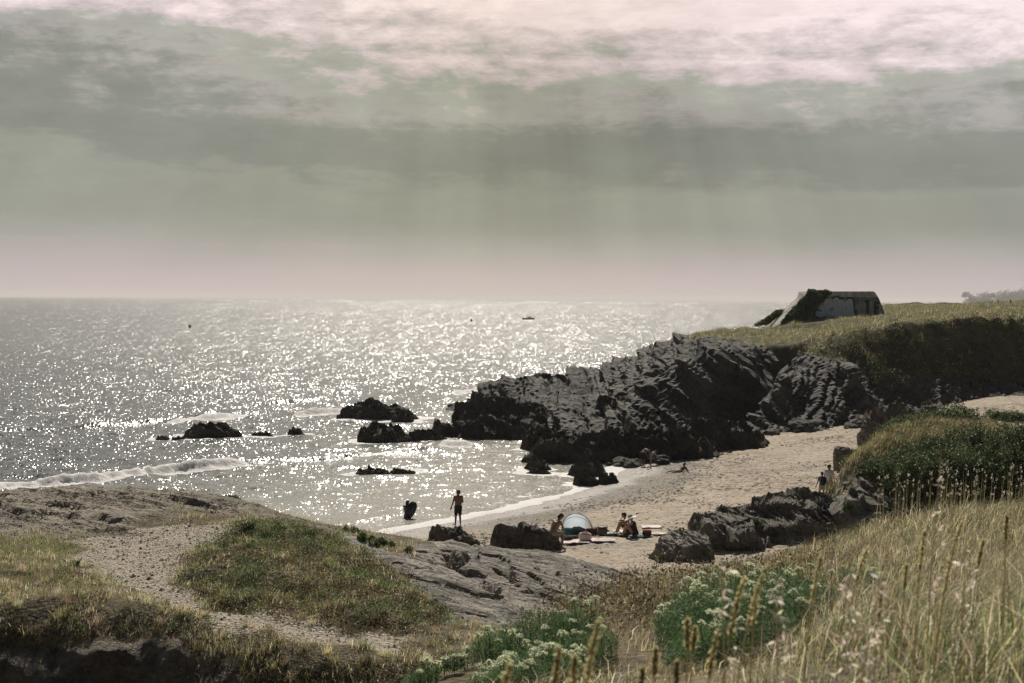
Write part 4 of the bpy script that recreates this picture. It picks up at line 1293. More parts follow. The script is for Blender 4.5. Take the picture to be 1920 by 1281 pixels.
# hare's tail grass: soft white heads in front of the dark bushes
bag, hb = Bag(), Bag()
n = 170
pxs, pys = rng.uniform(1640, 1935, n), rng.uniform(872, 930, n)
ds = rng.uniform(23, 26.5, n)
base = np.array([at(a, 945, d_) for a, d_ in zip(pxs, ds)])
base[:, 2] = hill_z(base[:, 0], base[:, 1])
tops = np.array([at(a, b_, d_) for a, b_, d_ in zip(pxs, pys, ds)])
hgt = np.clip(tops[:, 2] - base[:, 2], .15, .95)
bag.add(blades(base, hgt, np.full(n, .006), pal(n, [STRAW, OLIVE_], [.5, .5]), (.03, 0), .1, .04))
hd = base + np.stack([hgt * .04, 0 * hgt, hgt], 1)
for i in range(12):
    o_ = rng.normal(size=(n, 3)) * (.008, .008, .015)
    hb.add(leaves(hd + o_, np.full(n, .015), pal(n, [(.72, .66, .56), (.60, .54, .42)], [.6, .4], .1), .6, .7))
stuff('hare_tail_stems', bag, 'grass', 'thin stems of the hare tail grass by the bushes')
stuff('hare_tail_heads', hb, 'umbel', 'soft white heads of hare tail grass against the dark bushes')

# ---- bluff: dry grass on the left, bushes on the right
bag = Bag()
x, y = rng.uniform(13.2, 30, 150000), rng.uniform(55, 82, 150000)
e = clumped(x, y, .35, 17.)
z = bluff_z(x, y)
gmask = np.clip(1 - bluff_rock(x, y) * .9, 0, 1) * sstep(25, 22, x - (y - 66) * .25) 
k = (rng.random(len(x)) < gmask) & (z > 1.2)
x, y, z = x[k], y[k], z[k]
n = len(x)
col = pal(n, [STRAW, OLIVE_, (.24, .23, .09), BROWN], [.36, .28, .24, .12])
bag.add(blades(np.stack([x, y, z - .03], 1), rng.uniform(.25, .6, n), rng.uniform(.012, .028, n), col, (.25, .05), .5, .35))
stuff('bluff_grass', bag, 'grass', 'leaning yellow grass on the left flank of the bluff')

sb_ = Bag()
nc = 2600
cx, cy = rng.uniform(14.5, 27, nc), rng.uniform(62, 79, nc)
k = (rng.random(nc) < sstep(-.05, .3, clumped(cx, cy, .45, 27.))) & (bluff_z(cx, cy) > 1.8)
cx, cy = cx[k], cy[k]
cz = bluff_z(cx, cy)
per = 60
n = len(cx) * per
d = rng.normal(size=(n, 3)); d[:, 2] = np.abs(d[:, 2]) * 1.2
d /= np.linalg.norm(d, axis=1)[:, None]
p = np.stack([np.repeat(cx, per), np.repeat(cy, per), np.repeat(cz, per)], 1) + d * (np.repeat(rng.uniform(.2, .55, len(cx)), per) * rng.random(n) ** .4)[:, None]
cc = np.repeat(pal(len(cx), [(.075, .115, .045), OLIVE_, BROWN, (.05, .08, .034), STRAW], [.32, .26, .16, .16, .10], .3), per, 0)
sb_.add(leaves(p, rng.uniform(.05, .12, n), np.clip(cc * (1 + .25 * rng.normal(size=(n, 1))), .01, .8), .6, .5))
stuff('bluff_scrub', sb_, 'leaf', 'ragged low scrub among the grass of the bluff')
def bush(name, label, cat, blobs, n, ls, cols, wts, group=None, stems=6, trunk=True):
    """leaf mass filling several lumpy blobs (x, y, z, rx, ry, rz), on short woody stems"""
    bl = np.array(blobs, float)
    root = bl[:, :3].mean(0)
    root[2] = (bl[:, 2] - bl[:, 5]).min()
    t = thing(name, label, cat, tuple(root), 0, group)
    w_ = bl[:, 3] * bl[:, 4] + bl[:, 3] * bl[:, 5]
    bi = rng.choice(len(bl), n, p=w_ / w_.sum())
    d = rng.normal(size=(n, 3))
    d /= np.linalg.norm(d, axis=1)[:, None]
    rad = rng.random(n) ** .22
    lump = 1 + .46 * fbm(d * 2.4 + bi[:, None] * 3.7, 3)
    p = bl[bi, :3] + d * bl[bi, 3:6] * (rad * lump)[:, None]
    p = p - root
    gap = fbm((p + root) * 1.5, 3)
    k = (gap > -.14) | (rng.random(n) < .22)
    p = p[k]
    n = len(p)
    cl_ = fbm((p + root) * 1.1 + 40, 2)
    c = pal(n, cols, wts)
    c = c * (1 + .45 * np.clip(cl_, -.7, .9))[:, None]
    b_ = Bag()
    b_.add(leaves(p, rng.uniform(.6, 1.3, n) * ls, np.clip(c, .01, .8), .5, .6))
    link('foliage', b_.mesh('foliage', 'leaf'), t)
    if stems:
        sv = []
        for i in range(stems):
            b2 = bl[i % len(bl)]
            sv.append(tube_pts([(rng.normal() * .15, rng.normal() * .15, -.15), ((b2[0] - root[0]) * .5 + rng.normal() * .1, (b2[1] - root[1]) * .5, (b2[2] - root[2]) * .55), (b2[0] - root[0] + rng.normal() * .2, b2[1] - root[1] + rng.normal() * .2, b2[2] - root[2] + .2)], [.05, .035, .012]))
        link('stem', join_tubes('stem', sv, 'bark'), t)
    return t
def tube_pts(pts, rad, seg=6):
    """tapered tube through points -> verts, quads"""
    P = np.array(pts, float)
    n = len(P)
    rad = np.broadcast_to(np.asarray(rad, float), (n,))
    tn = np.gradient(P, axis=0) if n > 2 else np.repeat((P[1:] - P[:1]), 2, 0)
    tn /= np.linalg.norm(tn, axis=1)[:, None] + 1e-12
    ref = np.array((0, 0, 1.)) if abs(tn[:, 2]).mean() < .8 else np.array((1., 0, 0))
    u = np.cross(tn, ref); u /= np.linalg.norm(u, axis=1)[:, None] + 1e-12
    v = np.cross(tn, u)
    a = np.linspace(0, 2 * np.pi, seg, endpoint=False)
    V = P[:, None] + (u[:, None] * np.cos(a)[None, :, None] + v[:, None] * np.sin(a)[None, :, None]) * rad[:, None, None]
    V = V.reshape(-1, 3)
    q = []
    for i in range(n - 1):
        for j in range(seg):
            q.append((i * seg + j, i * seg + (j + 1) % seg, (i + 1) * seg + (j + 1) % seg, (i + 1) * seg + j))
    V = np.concatenate([V, P[:1], P[-1:]])
    t = [(len(V) - 2, (j + 1) % seg, j) for j in range(seg)] + [(len(V) - 1, (n - 1) * seg + j, (n - 1) * seg + (j + 1) % seg) for j in range(seg)]
    return V, np.array(q), np.array(t)
def join_tubes(name, L, mat):
    V, Q, T, n = [], [], [], 0
    for v, q, t in L:
        V.append(v); Q.append(q + n); T.append(t + n)
        n += len(v)
    return mesh_np(name, np.concatenate(V), tris=np.concatenate(T), quads=np.concatenate(Q), mat=M[mat] if isinstance(mat, str) else mat)
M['bark'] = plain('woody stem', (.09, .07, .05), .9, .4, 20, .4)
M['stalk'] = plain('dry grass stalk', (.55, .47, .27), .7, .2, 20, .1, .2, .5)
M['greenstalk'] = plain('green stalk', (.16, .22, .09), .6, .2, 20, .1, .3, .3)

GB = [(.075, .115, .045), (.05, .08, .034), (.13, .165, .07), (.19, .19, .09)]
def blob(px, py, d, rx, ry, rz):
    q = at(px, py, d)
    return (q[0], q[1], q[2], rx, ry, rz)
bush('bush', 'spreading dark green bush on the crest of the bluff', 'bush', [blob(1700, 810, 71.5, 1.3, 1.2, .75), blob(1750, 796, 72.5, 1.2, 1.2, .75), blob(1795, 788, 73, 1.1, 1.2, .8), blob(1650, 845, 69.5, 1.0, 1, .5)], 26000, .10, GB, [.4, .25, .25, .1])
bush('bush', 'broad green bush on the near slope of the bluff with hollow dark shade beneath', 'bush', [blob(1700, 872, 66, 1.3, 1.2, .8), blob(1750, 850, 67, 1.3, 1.2, .85), blob(1800, 836, 68, 1.3, 1.1, .8), blob(1690, 892, 64, 1.0, .9, 1.0), blob(1765, 884, 64, 1.3, .9, 1.2), blob(1640, 882, 65.6, .9, .9, .6), blob(1720, 905, 63, 1.1, .8, 1.1), blob(1780, 905, 63, 1.0, .8, 1.1)], 60000, .10, GB, [.42, .25, .24, .09])
bush('bush', 'tall rounded green bush standing right of the broad bush', 'bush', [blob(1835, 832, 66, .8, .9, .8), blob(1825, 868, 65, .9, .9, .9), blob(1815, 895, 62.8, 1.0, .8, 1.2), blob(1858, 880, 63, .8, .8, 1.1), blob(1840, 905, 62.4, 1.0, .8, 1.1)], 38000, .095, GB, [.42, .3, .2, .08])
bush('bush', 'large rounded green bush running out of the right edge of the photo', 'bush', [blob(1885, 838, 63.5, .9, .9, 1.0), blob(1930, 834, 63, 1.0, .9, 1.0), blob(1900, 885, 62, 1.1, .8, 1.2), blob(1960, 885, 62, 1.2, .8, 1.3), blob(2010, 850, 63, 1.2, 1, 1), blob(1900, 905, 61.6, 1.1, .8, 1.1), blob(1955, 905, 61.6, 1.2, .8, 1.1)], 48000, .095, GB, [.4, .3, .2, .1])
for lb, px, py, d, w_, h_ in (('round green tuft left of its twin on the pale sand behind the bushes', 1866, 780, 108, .9, .45), ('wider green tuft on the pale sand behind the bushes, at the right edge', 1902, 782, 107, 1.3, .45)):
    bush('beach_shrub', lb, 'shrub', [blob(px - 6, py, d, w_ * .7, .6, h_), blob(px + 9, py + 2, d, w_ * .6, .6, h_ * .8)], 5000, .10, [GREEN, (.10, .14, .05), OLIVE_], [.5, .3, .2], stems=2)
# tufts rooted in the rocks
def tuft(lb, px, py, d, w_, h_, n=2600, cols=None, zf=None):
    c = at(px, py, d)
    B_ = []
    for i in range(9):
        ox, oy = rng.normal() * w_ * .55, rng.normal() * w_ * .5
        z_ = c[2] if zf is None else float(zf(np.array([c[0] + ox]), np.array([c[1] + oy]))[0])
        k = rng.uniform(.35, 1)
        B_.append((c[0] + ox, c[1] + oy, z_ + .02, w_ * .34 * k, w_ * .34 * k, h_ * k))
    bush('rock_tuft', lb, 'plant', B_, n, .05, cols or [(.055, .11, .032), GREEN, (.10, .14, .05)], [.4, .3, .3], stems=2)
tuft('bright green tuft growing on top of the long bedded outcrop', 1500, 941, 64.5, .75, .16, 5200)
tuft('small green tuft in a cleft of the long bedded outcrop', 1508, 980, 62.5, .28, .2)
tuft('small green tuft between the square and the long outcrop', 1416, 982, 61.5, .25, .2)
tuft('pale green tuft in front of the dark shade of the bluff', 1593, 951, 60, .25, .25)
tuft('green cushion at the upper edge of the pale rock shelf', 662, 990, 48.2, .35, .22, 4200, zf=prom_z)
tuft('long green cushion trailing down the crest of the rock shelf', 715, 1012, 46.2, .65, .28, 6800, zf=prom_z)
tuft('dark green cushion in the rock shelf below the trailing one', 795, 1060, 42.2, .36, .18, 3000, zf=prom_z)
tuft('lone dark green tuft on the far rocky edge of the promontory', 291, 945, 55.5, .25, .2, zf=prom_z)
tuft('green cushion on the far skyline of the promontory, right of the lone tuft', 450, 951, 53.5, .7, .16, 3200, zf=prom_z)
tuft('bright green cushion on the top of the mound', 530, 1000, 43.2, 1.1, .14, 9000, zf=prom_z)
tuft('single green weed sprouting in the gravel path', 141, 1064, 38.5, .12, .12, 500, zf=prom_z)

# ---- flowering rock samphire close by
def umbel_mesh(seed):
    r = np.random.default_rng(seed)
    n = 46
    a, q = r.uniform(0, 2 * np.pi, n), np.sqrt(r.random(n))
    c = np.stack([q * np.cos(a) * .027, q * np.sin(a) * .027, .016 * (1 - q ** 2) + .004 * r.normal(size=n)], 1)
    b_ = Bag()
    for i in range(5):
        b_.add(leaves(c + r.normal(size=c.shape) * .0018, np.full(n, .0085), np.clip(np.array((.60, .64, .46)) * (1 + .18 * r.normal(size=(n, 1))), .02, .8), .9, .9))
    return b_.mesh('flower_head', 'umbel')
umbels = [umbel_mesh(i) for i in range(5)]
def samphire(label, spots, heads, nl):
    """spots: (px, py, d, rx, ry, h) cushions; foliage strips between them, heads above"""
    c0 = at(spots[0][0], spots[0][1], spots[0][2])
    z0 = float(hill_z(np.array([c0[0]]), np.array([c0[1]]))[0])
    t = thing('samphire_plant', label, 'plant', (c0[0], c0[1], z0), 0, None)
    base = np.array((c0[0], c0[1], z0))
    C = []
    for px, py, d, rx, ry, h in spots:
        q = at(px, py, d)
        C.append((q[0], q[1], rx, ry, h))
    C = np.array(C)
    ar = C[:, 2] * C[:, 3]
    def sample(n):
        i = rng.choice(len(C), n, p=ar / ar.sum())
        a, q = rng.uniform(0, 2 * np.pi, n), np.sqrt(rng.random(n))
        x, y = C[i, 0] + q * np.cos(a) * C[i, 2], C[i, 1] + q * np.sin(a) * C[i, 3]
        return x, y, hill_z(x, y), C[i, 4] * np.sqrt(np.clip(1 - .75 * q ** 2, 0, 1)) * (1 + .15 * rng.normal(size=n))
    x, y, z, h = sample(nl)
    p = np.stack([x, y, z + h * rng.random(nl) ** .6 * .92], 1) - base
    b_ = Bag()
    b_.add(leaves(p, rng.uniform(.018, .045, nl), pal(nl, [(.12, .205, .085), (.075, .14, .06), (.20, .28, .14)], [.45, .3, .25], .2), 1.2, .16))
    b_.add(leaves(p + rng.normal(size=p.shape) * .01, rng.uniform(.018, .045, nl), pal(nl, [(.12, .205, .085), (.075, .14, .06), (.22, .29, .15)], [.45, .3, .25], .2), 1.2, .14))
    link('foliage', b_.mesh('foliage', 'leaf'), t)
    x, y, z, h = sample(heads)
    st = []
    for i in range(heads):
        hh_ = h[i] * rng.uniform(.92, 1.12) + .02
        o = link('flower_head', umbels[i % 5], t, (x[i] - base[0], y[i] - base[1], z[i] + hh_ - base[2]))
        o.rotation_euler = (rng.normal() * .25 + .15, rng.normal() * .25, rng.uniform(0, 6.3))
        s_ = rng.uniform(.85, 1.35)
        o.scale = (s_, s_, s_)
        st.append(tube_pts([(x[i] - base[0] + rng.normal() * .03, y[i] - base[1] + rng.normal() * .03, z[i] - base[2]), (x[i] - base[0], y[i] - base[1], z[i] + hh_ - base[2])], [.004, .0025], 4))
    link('stem', join_tubes('stem', st, 'greenstalk'), t)
    return t
samphire('flowering green samphire with pale umbels at the bottom centre, below the rock shelf', [(1000, 1235, 11.2, .34, .34, .34), (930, 1245, 11.0, .24, .3, .28), (1070, 1222, 11.4, .24, .32, .30), (1010, 1290, 9.6, .38, .4, .26), (1090, 1290, 9.6, .25, .3, .24), (930, 1300, 9.5, .24, .3, .22), (1000, 1310, 8.6, .36, .3, .2)], 100, 21000)
samphire('largest clump of flowering samphire, behind the tall seed heads', [(1350, 1190, 11.2, .45, .45, .46), (1285, 1205, 10.8, .24, .36, .34), (1430, 1170, 11.6, .38, .4, .46), (1310, 1250, 9.8, .30, .38, .36), (1390, 1245, 10.0, .36, .38, .40), (1500, 1160, 12.0, .30, .36, .36), (1320, 1300, 8.8, .26, .34, .26), (1400, 1300, 8.6, .30, .34, .30), (1470, 1230, 10.2, .3, .35, .36)], 100, 34000)
samphire('small sprig of samphire with few umbels at the lower left of the flowering clumps', [(790, 1290, 10.2, .14, .14, .16), (850, 1275, 10.6, .10, .10, .14)], 10, 1600)
samphire('straggling patch of samphire to the right of the largest clump', [(1560, 1130, 12.6, .30, .4, .2), (1610, 1100, 14, .30, .4, .2)], 24, 5000)

# ---- tall seed heads close to the lens, one by one
def seed_stalk(label, tip, foot, d, L=.14, wd=.0062, green=False, group='blurred seed heads in the foreground'):
    """timothy like spike on a thin stalk, from foot pixel to tip pixel at d metres"""
    a, b2 = at(*foot, d), at(*tip, d + .05)
    gz = float(hill_z(np.array([a[0]]), np.array([a[1]]))[0])
    ln = np.linalg.norm(b2 - a)
    a0 = np.array((a[0] - (b2[0] - a[0]) * .15, a[1], gz))
    t = thing('seed_stalk', label, 'grass stalk', tuple(a0), 0, group)
    P0, P3 = np.zeros(3), b2 - a0
    P1, P2 = np.array((P3[0] * .10, P3[1] * .2, P3[2] * .45)), np.array((P3[0] * .55, P3[1] * .6, P3[2] * .88))
    u = np.linspace(0, 1, 14)[:, None]
    C = P0 * (1 - u) ** 3 + 3 * P1 * u * (1 - u) ** 2 + 3 * P2 * u ** 2 * (1 - u) + P3 * u ** 3
    link('stem', join_tubes('stem', [tube_pts(C, np.linspace(.0028, .0016, 14), 6)], 'greenstalk' if green else 'stalk'), t)
    seg = np.cumsum(np.r_[0, np.linalg.norm(np.diff(C, axis=0), axis=1)])
    tt = np.linspace(seg[-1] - L, seg[-1], 12)
    H = np.stack([np.interp(tt, seg, C[:, i]) for i in range(3)], 1)
    rad = wd * np.array([.35, .75, .95, 1, 1, .97, .93, .88, .8, .68, .5, .2])
    b_ = Bag()
    n = 260
    i = rng.random(n) * 10.9
    c = np.stack([np.interp(i, np.arange(12), H[:, q]) for q in range(3)], 1)
    rr2 = np.interp(i, np.arange(12), rad)
    dd = rng.normal(size=(n, 3)); dd /= np.linalg.norm(dd, axis=1)[:, None]
    b_.add(leaves(c + dd * (rr2 * .7)[:, None], np.full(n, .011), pal(n, [(.58, .51, .28), (.66, .59, .38), (.46, .43, .20)], [.5, .25, .25], .15), .9, .45))
    link('seed_head', b_.mesh('seed_head', 'umbel'), t)
    return t
SL = 'blurred straw coloured seed spike standing up out of the foreground grass'
for tip, foot, d, L in (((1735, 995), (1716, 1130), 4.6, .13), ((1845, 1012), (1820, 1130), 4.8, .10), ((1888, 965), (1884, 1080), 4.8, .09), ((1398, 1084), (1338, 1270), 3.6, .16), ((1440, 1060), (1368, 1260), 3.8, .17),
                        ((1540, 1046), (1506, 1200), 4.2, .14), ((1347, 1182), (1308, 1300), 3.4, .12), ((1289, 1160), (1288, 1260), 3.6, .08), ((1304, 1178), (1288, 1262), 3.6, .06), ((1050, 1215), (1012, 1300), 2.9, .10),
                        ((1078, 1232), (1068, 1300), 2.9, .08), ((1420, 1105), (1404, 1230), 4.0, .10), ((1655, 1100), (1640, 1240), 4.4, .10), ((1700, 1060), (1690, 1180), 4.8, .08), ((1230, 1215), (1222, 1300), 3.4, .07), ((1205, 1250), (1198, 1310), 3.2, .07), ((1270, 1240), (1262, 1310), 3.2, .06)):
    seed_stalk(SL, tip, foot, d, L)
seed_stalk('big curved seed spike, the tallest of the foreground spikes', (1806, 975), (1752, 1200), 4.2, .22, .011, group=None)
seed_stalk('bowed seed spike whose tip arches over, above the largest samphire', (1629, 1026), (1585, 1090), 5.2, .14, .008, group=None)
seed_stalk('long curved seed spike in front of the bottom centre samphire', (1124, 1166), (1062, 1270), 2.9, .15, .010, group=None)
seed_stalk('drooping seed spike at the very bottom, left of the other spikes', (956, 1246), (900, 1310), 2.7, .12, .011, group=None)
# wild oats: pale hanging spikelets
def oat(label, tip, foot, d, n, seed, wdt=.07):
    a, b2 = at(*foot, d), at(*tip, d)
    gz = float(hill_z(np.array([a[0]]), np.array([a[1]]))[0])
    a0 = np.array((a[0], a[1], gz))
    t = thing('wild_oat', label, 'grass stalk', tuple(a0), 0, 'pale wild oats in the foreground')
    C = np.array([(0, 0, 0), ((b2 - a0)[0] * .3, 0, (b2 - a0)[2] * .5), tuple(b2 - a0)])
    link('stem', join_tubes('stem', [tube_pts(C, [.0024, .002, .001], 5)], 'stalk'), t)
    for i in range(n):
        u = .45 + .55 * i / n
        q = C[1] + (C[2] - C[1]) * (u - .5) * 2 if u > .5 else C[0] + (C[1] - C[0]) * u * 2
        sx = rng.uniform(-.4, 1) * wdt * (1.25 - u)
        e = np.array((sx, rng.normal() * .02, rng.uniform(-.02, .015)))
        b_ = Bag()
        k = 5
        b_.add(leaves(np.repeat(e[None], k, 0) + rng.normal(size=(k, 3)) * .0015, rng.uniform(.02, .032, k), pal(k, [(.74, .68, .58), (.62, .55, .44)], [.6, .4], .08), -.4, .32))
        v_, q_, t_ = tube_pts([(0, 0, 0), tuple(e / 2 + np.array((0, 0, .012))), tuple(e)], [.0008, .0007, .0009], 4)
        b_.add((v_, np.concatenate([t_, q_[:, [0, 1, 2]], q_[:, [0, 2, 3]]]), np.full((len(v_), 3), .4)))
        link('spikelet', b_.mesh('spikelet', 'umbel'), t, tuple(q))
for i, (tip, foot, d, n_) in enumerate((((1592, 1068), (1556, 1230), 3.9, 26), ((1652, 1086), (1596, 1240), 3.9, 32), ((1352, 1055), (1368, 1200), 3.7, 12), ((1456, 1085), (1462, 1230), 3.8, 16), ((1812, 1015), (1800, 1150), 4.4, 14), ((1765, 850), (1740, 985), 5.0, 12))):
    oat(('pale wild oat with hanging spikelets left of its larger neighbour', 'fullest wild oat with many pale spikelets hanging in a row', 'thin wild oat rising in front of the left part of the largest samphire', 'wild oat in front of the middle of the largest samphire', 'wild oat beside the tallest seed spike', 'tall wild oat whose spikelets stand against the dark bush')[i], tip, foot, d, n_, i)

# ================================================================== BUNKER
def box_bm(bm, c, s, rot=None):
    m = Matrix.Translation(c) @ (rot or Matrix.Identity(4)) @ Matrix.Diagonal((*s, 1))
    return bmesh.ops.create_cube(bm, size=1, matrix=m)['verts']
def bm_obj(name, bm, mat, parent=None, smooth=False):
    me = bpy.data.meshes.new(name)
    bm.normal_update()
    bm.to_mesh(me)
    bm.free()
    me.materials.append(M[mat] if isinstance(mat, str) else mat)
    if smooth:
        me.polygons.foreach_set('use_smooth', np.ones(len(me.polygons), bool))
    return link(name, me, parent)
m, g, b = new_mat('stained bunker concrete')
p = world_pos(g)
f = g.noise(p, .6, 7, .65)
drip = g.noise(g.v('MULTIPLY', p, (2.2, .5, .22)), 1.0, 5, .65)
c = g.ramp(g.m('ADD', g.m('MULTIPLY', f, .55), g.m('MULTIPLY', drip, .45)), [(.36, (.12, .112, .097)), (.5, (.26, .24, .205)), (.62, (.42, .39, .34))])
c = g.mix(g.ramp(g.noise(p, 1.7, 6, .7), [(.56, 0.0), (.66, .75)]), c, (.17, .115, .06))
g.put(b.inputs['Base Color'], c)
b.inputs['Roughness'].default_value = .9
sh_ = g.m('FRACT', g.m('MULTIPLY', g.sep(p)[2], 2.2))
g.put(b.inputs['Normal'], g.bump(g.m('ADD', g.noise(p, 5, 6, .7), g.m('MULTIPLY', g.ramp(sh_, [(0.0, 0.0), (.06, 1.0)]), .25)), .7, .06))
M['concrete'] = m
M['spray_pale'] = plain('pale spray paint', (.80, .84, .84), .7, .08, 1.5, .1)
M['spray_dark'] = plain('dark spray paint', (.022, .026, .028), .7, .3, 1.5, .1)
M['spray_white'] = plain('worn white spray paint', (.40, .40, .38), .8, .35, 1.1, .1)

BY = 165.0
def build_bunker():
    def fx(px, py):
        return at(px, py, BY)
    c0 = fx(1560, 605)
    t = thing('bunker', 'grey concrete wartime bunker with graffiti on the headland', 'bunker', (c0[0], BY, 8.6))
    o0 = np.array((c0[0], BY, 8.6))
    # front face profile: left ramp, flat roof, bevelled right shoulder
    mid = [fx(1452, 622), fx(1452, 617), fx(1521, 558), fx(1648, 558.5), fx(1661, 592), fx(1664, 615)]
    mid = [np.array(q) - o0 for q in mid]
    for q in (mid[0], mid[5]):
        q[2] = -1.6
    bk = 8.2
    def topq(px, py, back):
        q = at(px, py, BY + back)
        return np.array(q) - o0
    bm = bmesh.new()
    fr = [bm.verts.new(q) for q in mid]
    # bevelled band leaning back to the roof edge
    r1, r2 = bm.verts.new(topq(1528, 546.5, .9)), bm.verts.new(topq(1640, 546.5, .9))
    off = np.array((0, bk, 0))
    k1, k2 = bm.verts.new(topq(1528, 546.5, .9) + off + (-.3, 0, .0)), bm.verts.new(topq(1640, 546.5, .9) + off)
    bks = [bm.verts.new(q + off) for q in mid]
    bm.faces.new((fr[0], fr[1], fr[2], fr[3], fr[4], fr[5]))
    bm.faces.new((fr[2], r1, r2, fr[3]))
    bm.faces.new((r1, k1, k2, r2))
    bm.faces.new((fr[3], r2, k2, bks[3]))
    bm.faces.new((fr[4], fr[3], bks[3], bks[4]))
    bm.faces.new((fr[5], fr[4], bks[4], bks[5]))
    bm.faces.new((fr[1], bks[1], bks[2], fr[2]))
    bm.faces.new((fr[2], bks[2], k1, r1))
    bm.faces.new((fr[0], bks[0], bks[1], fr[1]))
    bm.faces.new((bks[0], bks[5], bks[4], bks[3], bks[2], bks[1]))
    bm.faces.new((bks[2], bks[3], k2, k1))
    bmesh.ops.recalc_face_normals(bm, faces=bm.faces[:])
    bmesh.ops.bevel(bm, geom=bm.edges[:], offset=.10, segments=2, affect='EDGES')
    bm_obj('wall', bm, 'concrete', t)
    # a low dark embrasure under the lettering
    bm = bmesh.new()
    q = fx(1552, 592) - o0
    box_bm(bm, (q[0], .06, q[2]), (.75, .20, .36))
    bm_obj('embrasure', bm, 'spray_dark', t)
    # graffiti: strokes laid flat on the wall
    def stroke(lines, r, y, mat, name, par):
        bm = bmesh.new()
        for L in lines:
            P = [np.array(fx(*q)) - o0 for q in L]
            # resample smoothly
            P = np.array(P)
            if len(P) > 2:
                tt = np.linspace(0, len(P) - 1, len(P) * 5)
                i = np.clip(tt.astype(int), 0, len(P) - 2)
                u = (tt - i)[:, None]
                p0, p1, p2, p3 = P[np.maximum(i - 1, 0)], P[i], P[i + 1], P[np.minimum(i + 2, len(P) - 1)]
                P = .5 * (2 * p1 + (p2 - p0) * u + (2 * p0 - 5 * p1 + 4 * p2 - p3) * u ** 2 + (3 * p1 - p0 - 3 * p2 + p3) * u ** 3)
            for a_, b_ in zip(P[:-1], P[1:]):
                d = b_ - a_
                l = np.linalg.norm(d) + 1e-9
                nx_ = np.array((-d[2], 0, d[0])) / l * r
                vs = [bm.verts.new((q_[0], y, q_[2])) for q_ in (a_ - nx_, b_ - nx_, b_ + nx_, a_ + nx_)]
                bm.faces.new(vs)
                y -= .0004
            for q_ in (P[0], P[-1]):
                vs = [bm.verts.new((q_[0] + r * math.cos(k) * .98, y, q_[2] + r * math.sin(k) * .98)) for k in np.linspace(0, 2 * np.pi, 10, endpoint=False)]
                bm.faces.new(vs)
                y -= .0004
        return bm_obj(name, bm, mat, par)
    LET = [([[(1551, 566), (1543, 564), (1535, 569), (1537, 576), (1546, 579), (1547, 586), (1540, 590), (1533, 588)]], .34),
           ([[(1549, 578), (1558, 576), (1560, 567), (1553, 564), (1549, 573), (1550, 585), (1556, 590), (1563, 587)]], .36),
           ([[(1568, 563), (1568, 593)], [(1577, 567), (1570, 577), (1579, 592)]], .36),
           ([[(1592, 572), (1586, 566), (1581, 574), (1582, 588), (1588, 592), (1593, 584)], [(1593, 566), (1594, 580), (1596, 593)]], .38)]
    for L, r in LET:
        a = stroke(L, r + .22, -.012, 'spray_dark', 'graffiti_letter', t)
        stroke(L, r, -.034, 'spray_pale', 'fill', a)
    for L, r, mt in ([[[(1607, 577), (1612, 572), (1612, 592)]], .28, 'spray_white'], [[[(1604, 584), (1616, 583)]], .10, 'spray_dark'], [[[(1620, 570), (1620, 590)]], .24, 'spray_white'],
                     [[[(1627, 566), (1626, 588)], [(1623, 567), (1632, 566)]], .22, 'spray_dark'], [[[(1634, 567), (1634, 586)]], .26, 'spray_white'], [[[(1641, 568), (1640, 587)], [(1641, 568), (1647, 568)], [(1641, 577), (1646, 577)]], .16, 'spray_dark'], [[[(1650, 572), (1651, 587)]], .18, 'spray_white']):
        stroke(L, r, -.012 if mt == 'spray_dark' else -.024, mt, 'graffiti_mark', t)
    return t
build_bunker()
def leaf_sheet(name, label, cat, P, n, thick, ls, cols, wts):
    """creeper: leaves heaped over a quad patch given by rows of (px, py, d)"""
    rows = [np.array([at(*q) for q in r]) for r in P]
    u, v = rng.random(n), rng.random(n)
    v_ = v * (len(rows) - 1)
    i = np.minimum(v_.astype(int), len(rows) - 2)
    f = (v_ - i)[:, None]
    A = np.array([r[0] for r in rows]); B = np.array([r[-1] for r in rows])
    L = A[i] * (1 - f) + A[i + 1] * f
    Rr = B[i] * (1 - f) + B[i + 1] * f
    p = L * (1 - u[:, None]) + Rr * u[:, None]
    edge = np.minimum(np.minimum(u, 1 - u), np.minimum(v, 1 - v))
    l = fbm(p * .9, 3)
    k = (edge > .04 + .10 * fbm(p * .7 + 9, 2))
    p[:, 1] -= (thick * (.35 + .65 * sstep(0, .22, edge)) * (1 + .7 * l) * rng.random(n) ** .5)
    p[:, 2] += .12 * l
    p = p[k]
    b_ = Bag()
    c = pal(len(p), cols, wts)
    b_.add(leaves(p - A[0], rng.uniform(.7, 1.3, len(p)) * ls, np.clip(c * (1 + .5 * l[k][:, None]), .01, .7), .3, .75))
    t = thing(name, label, cat, tuple(A[0]))
    link('foliage', b_.mesh('foliage', 'leaf'), t)
    st = [tube_pts([A[j] - A[0] + (rng.uniform(.2, .8)) * (B[j] - A[j]) + np.array((0, -.05, 0)) for j in range(len(rows) - 1, -1, -1)], [.05] * (len(rows) - 1) + [.02], 5) for _ in range(3)]
    link('stem', join_tubes('stem', st, 'bark'), t)
leaf_sheet('ivy', 'thick dark ivy hanging over the left half of the bunker front', 'ivy', [[(1516, 542, 165.5), (1566, 545, 165.5)], [(1498, 560, 165), (1545, 562, 165)], [(1480, 583, 165), (1530, 584, 165)], [(1462, 606, 165), (1512, 608, 165)]], 15000, .8, .17, [(.07, .125, .045), (.05, .09, .037), (.12, .17, .065)], [.45, .35, .2])
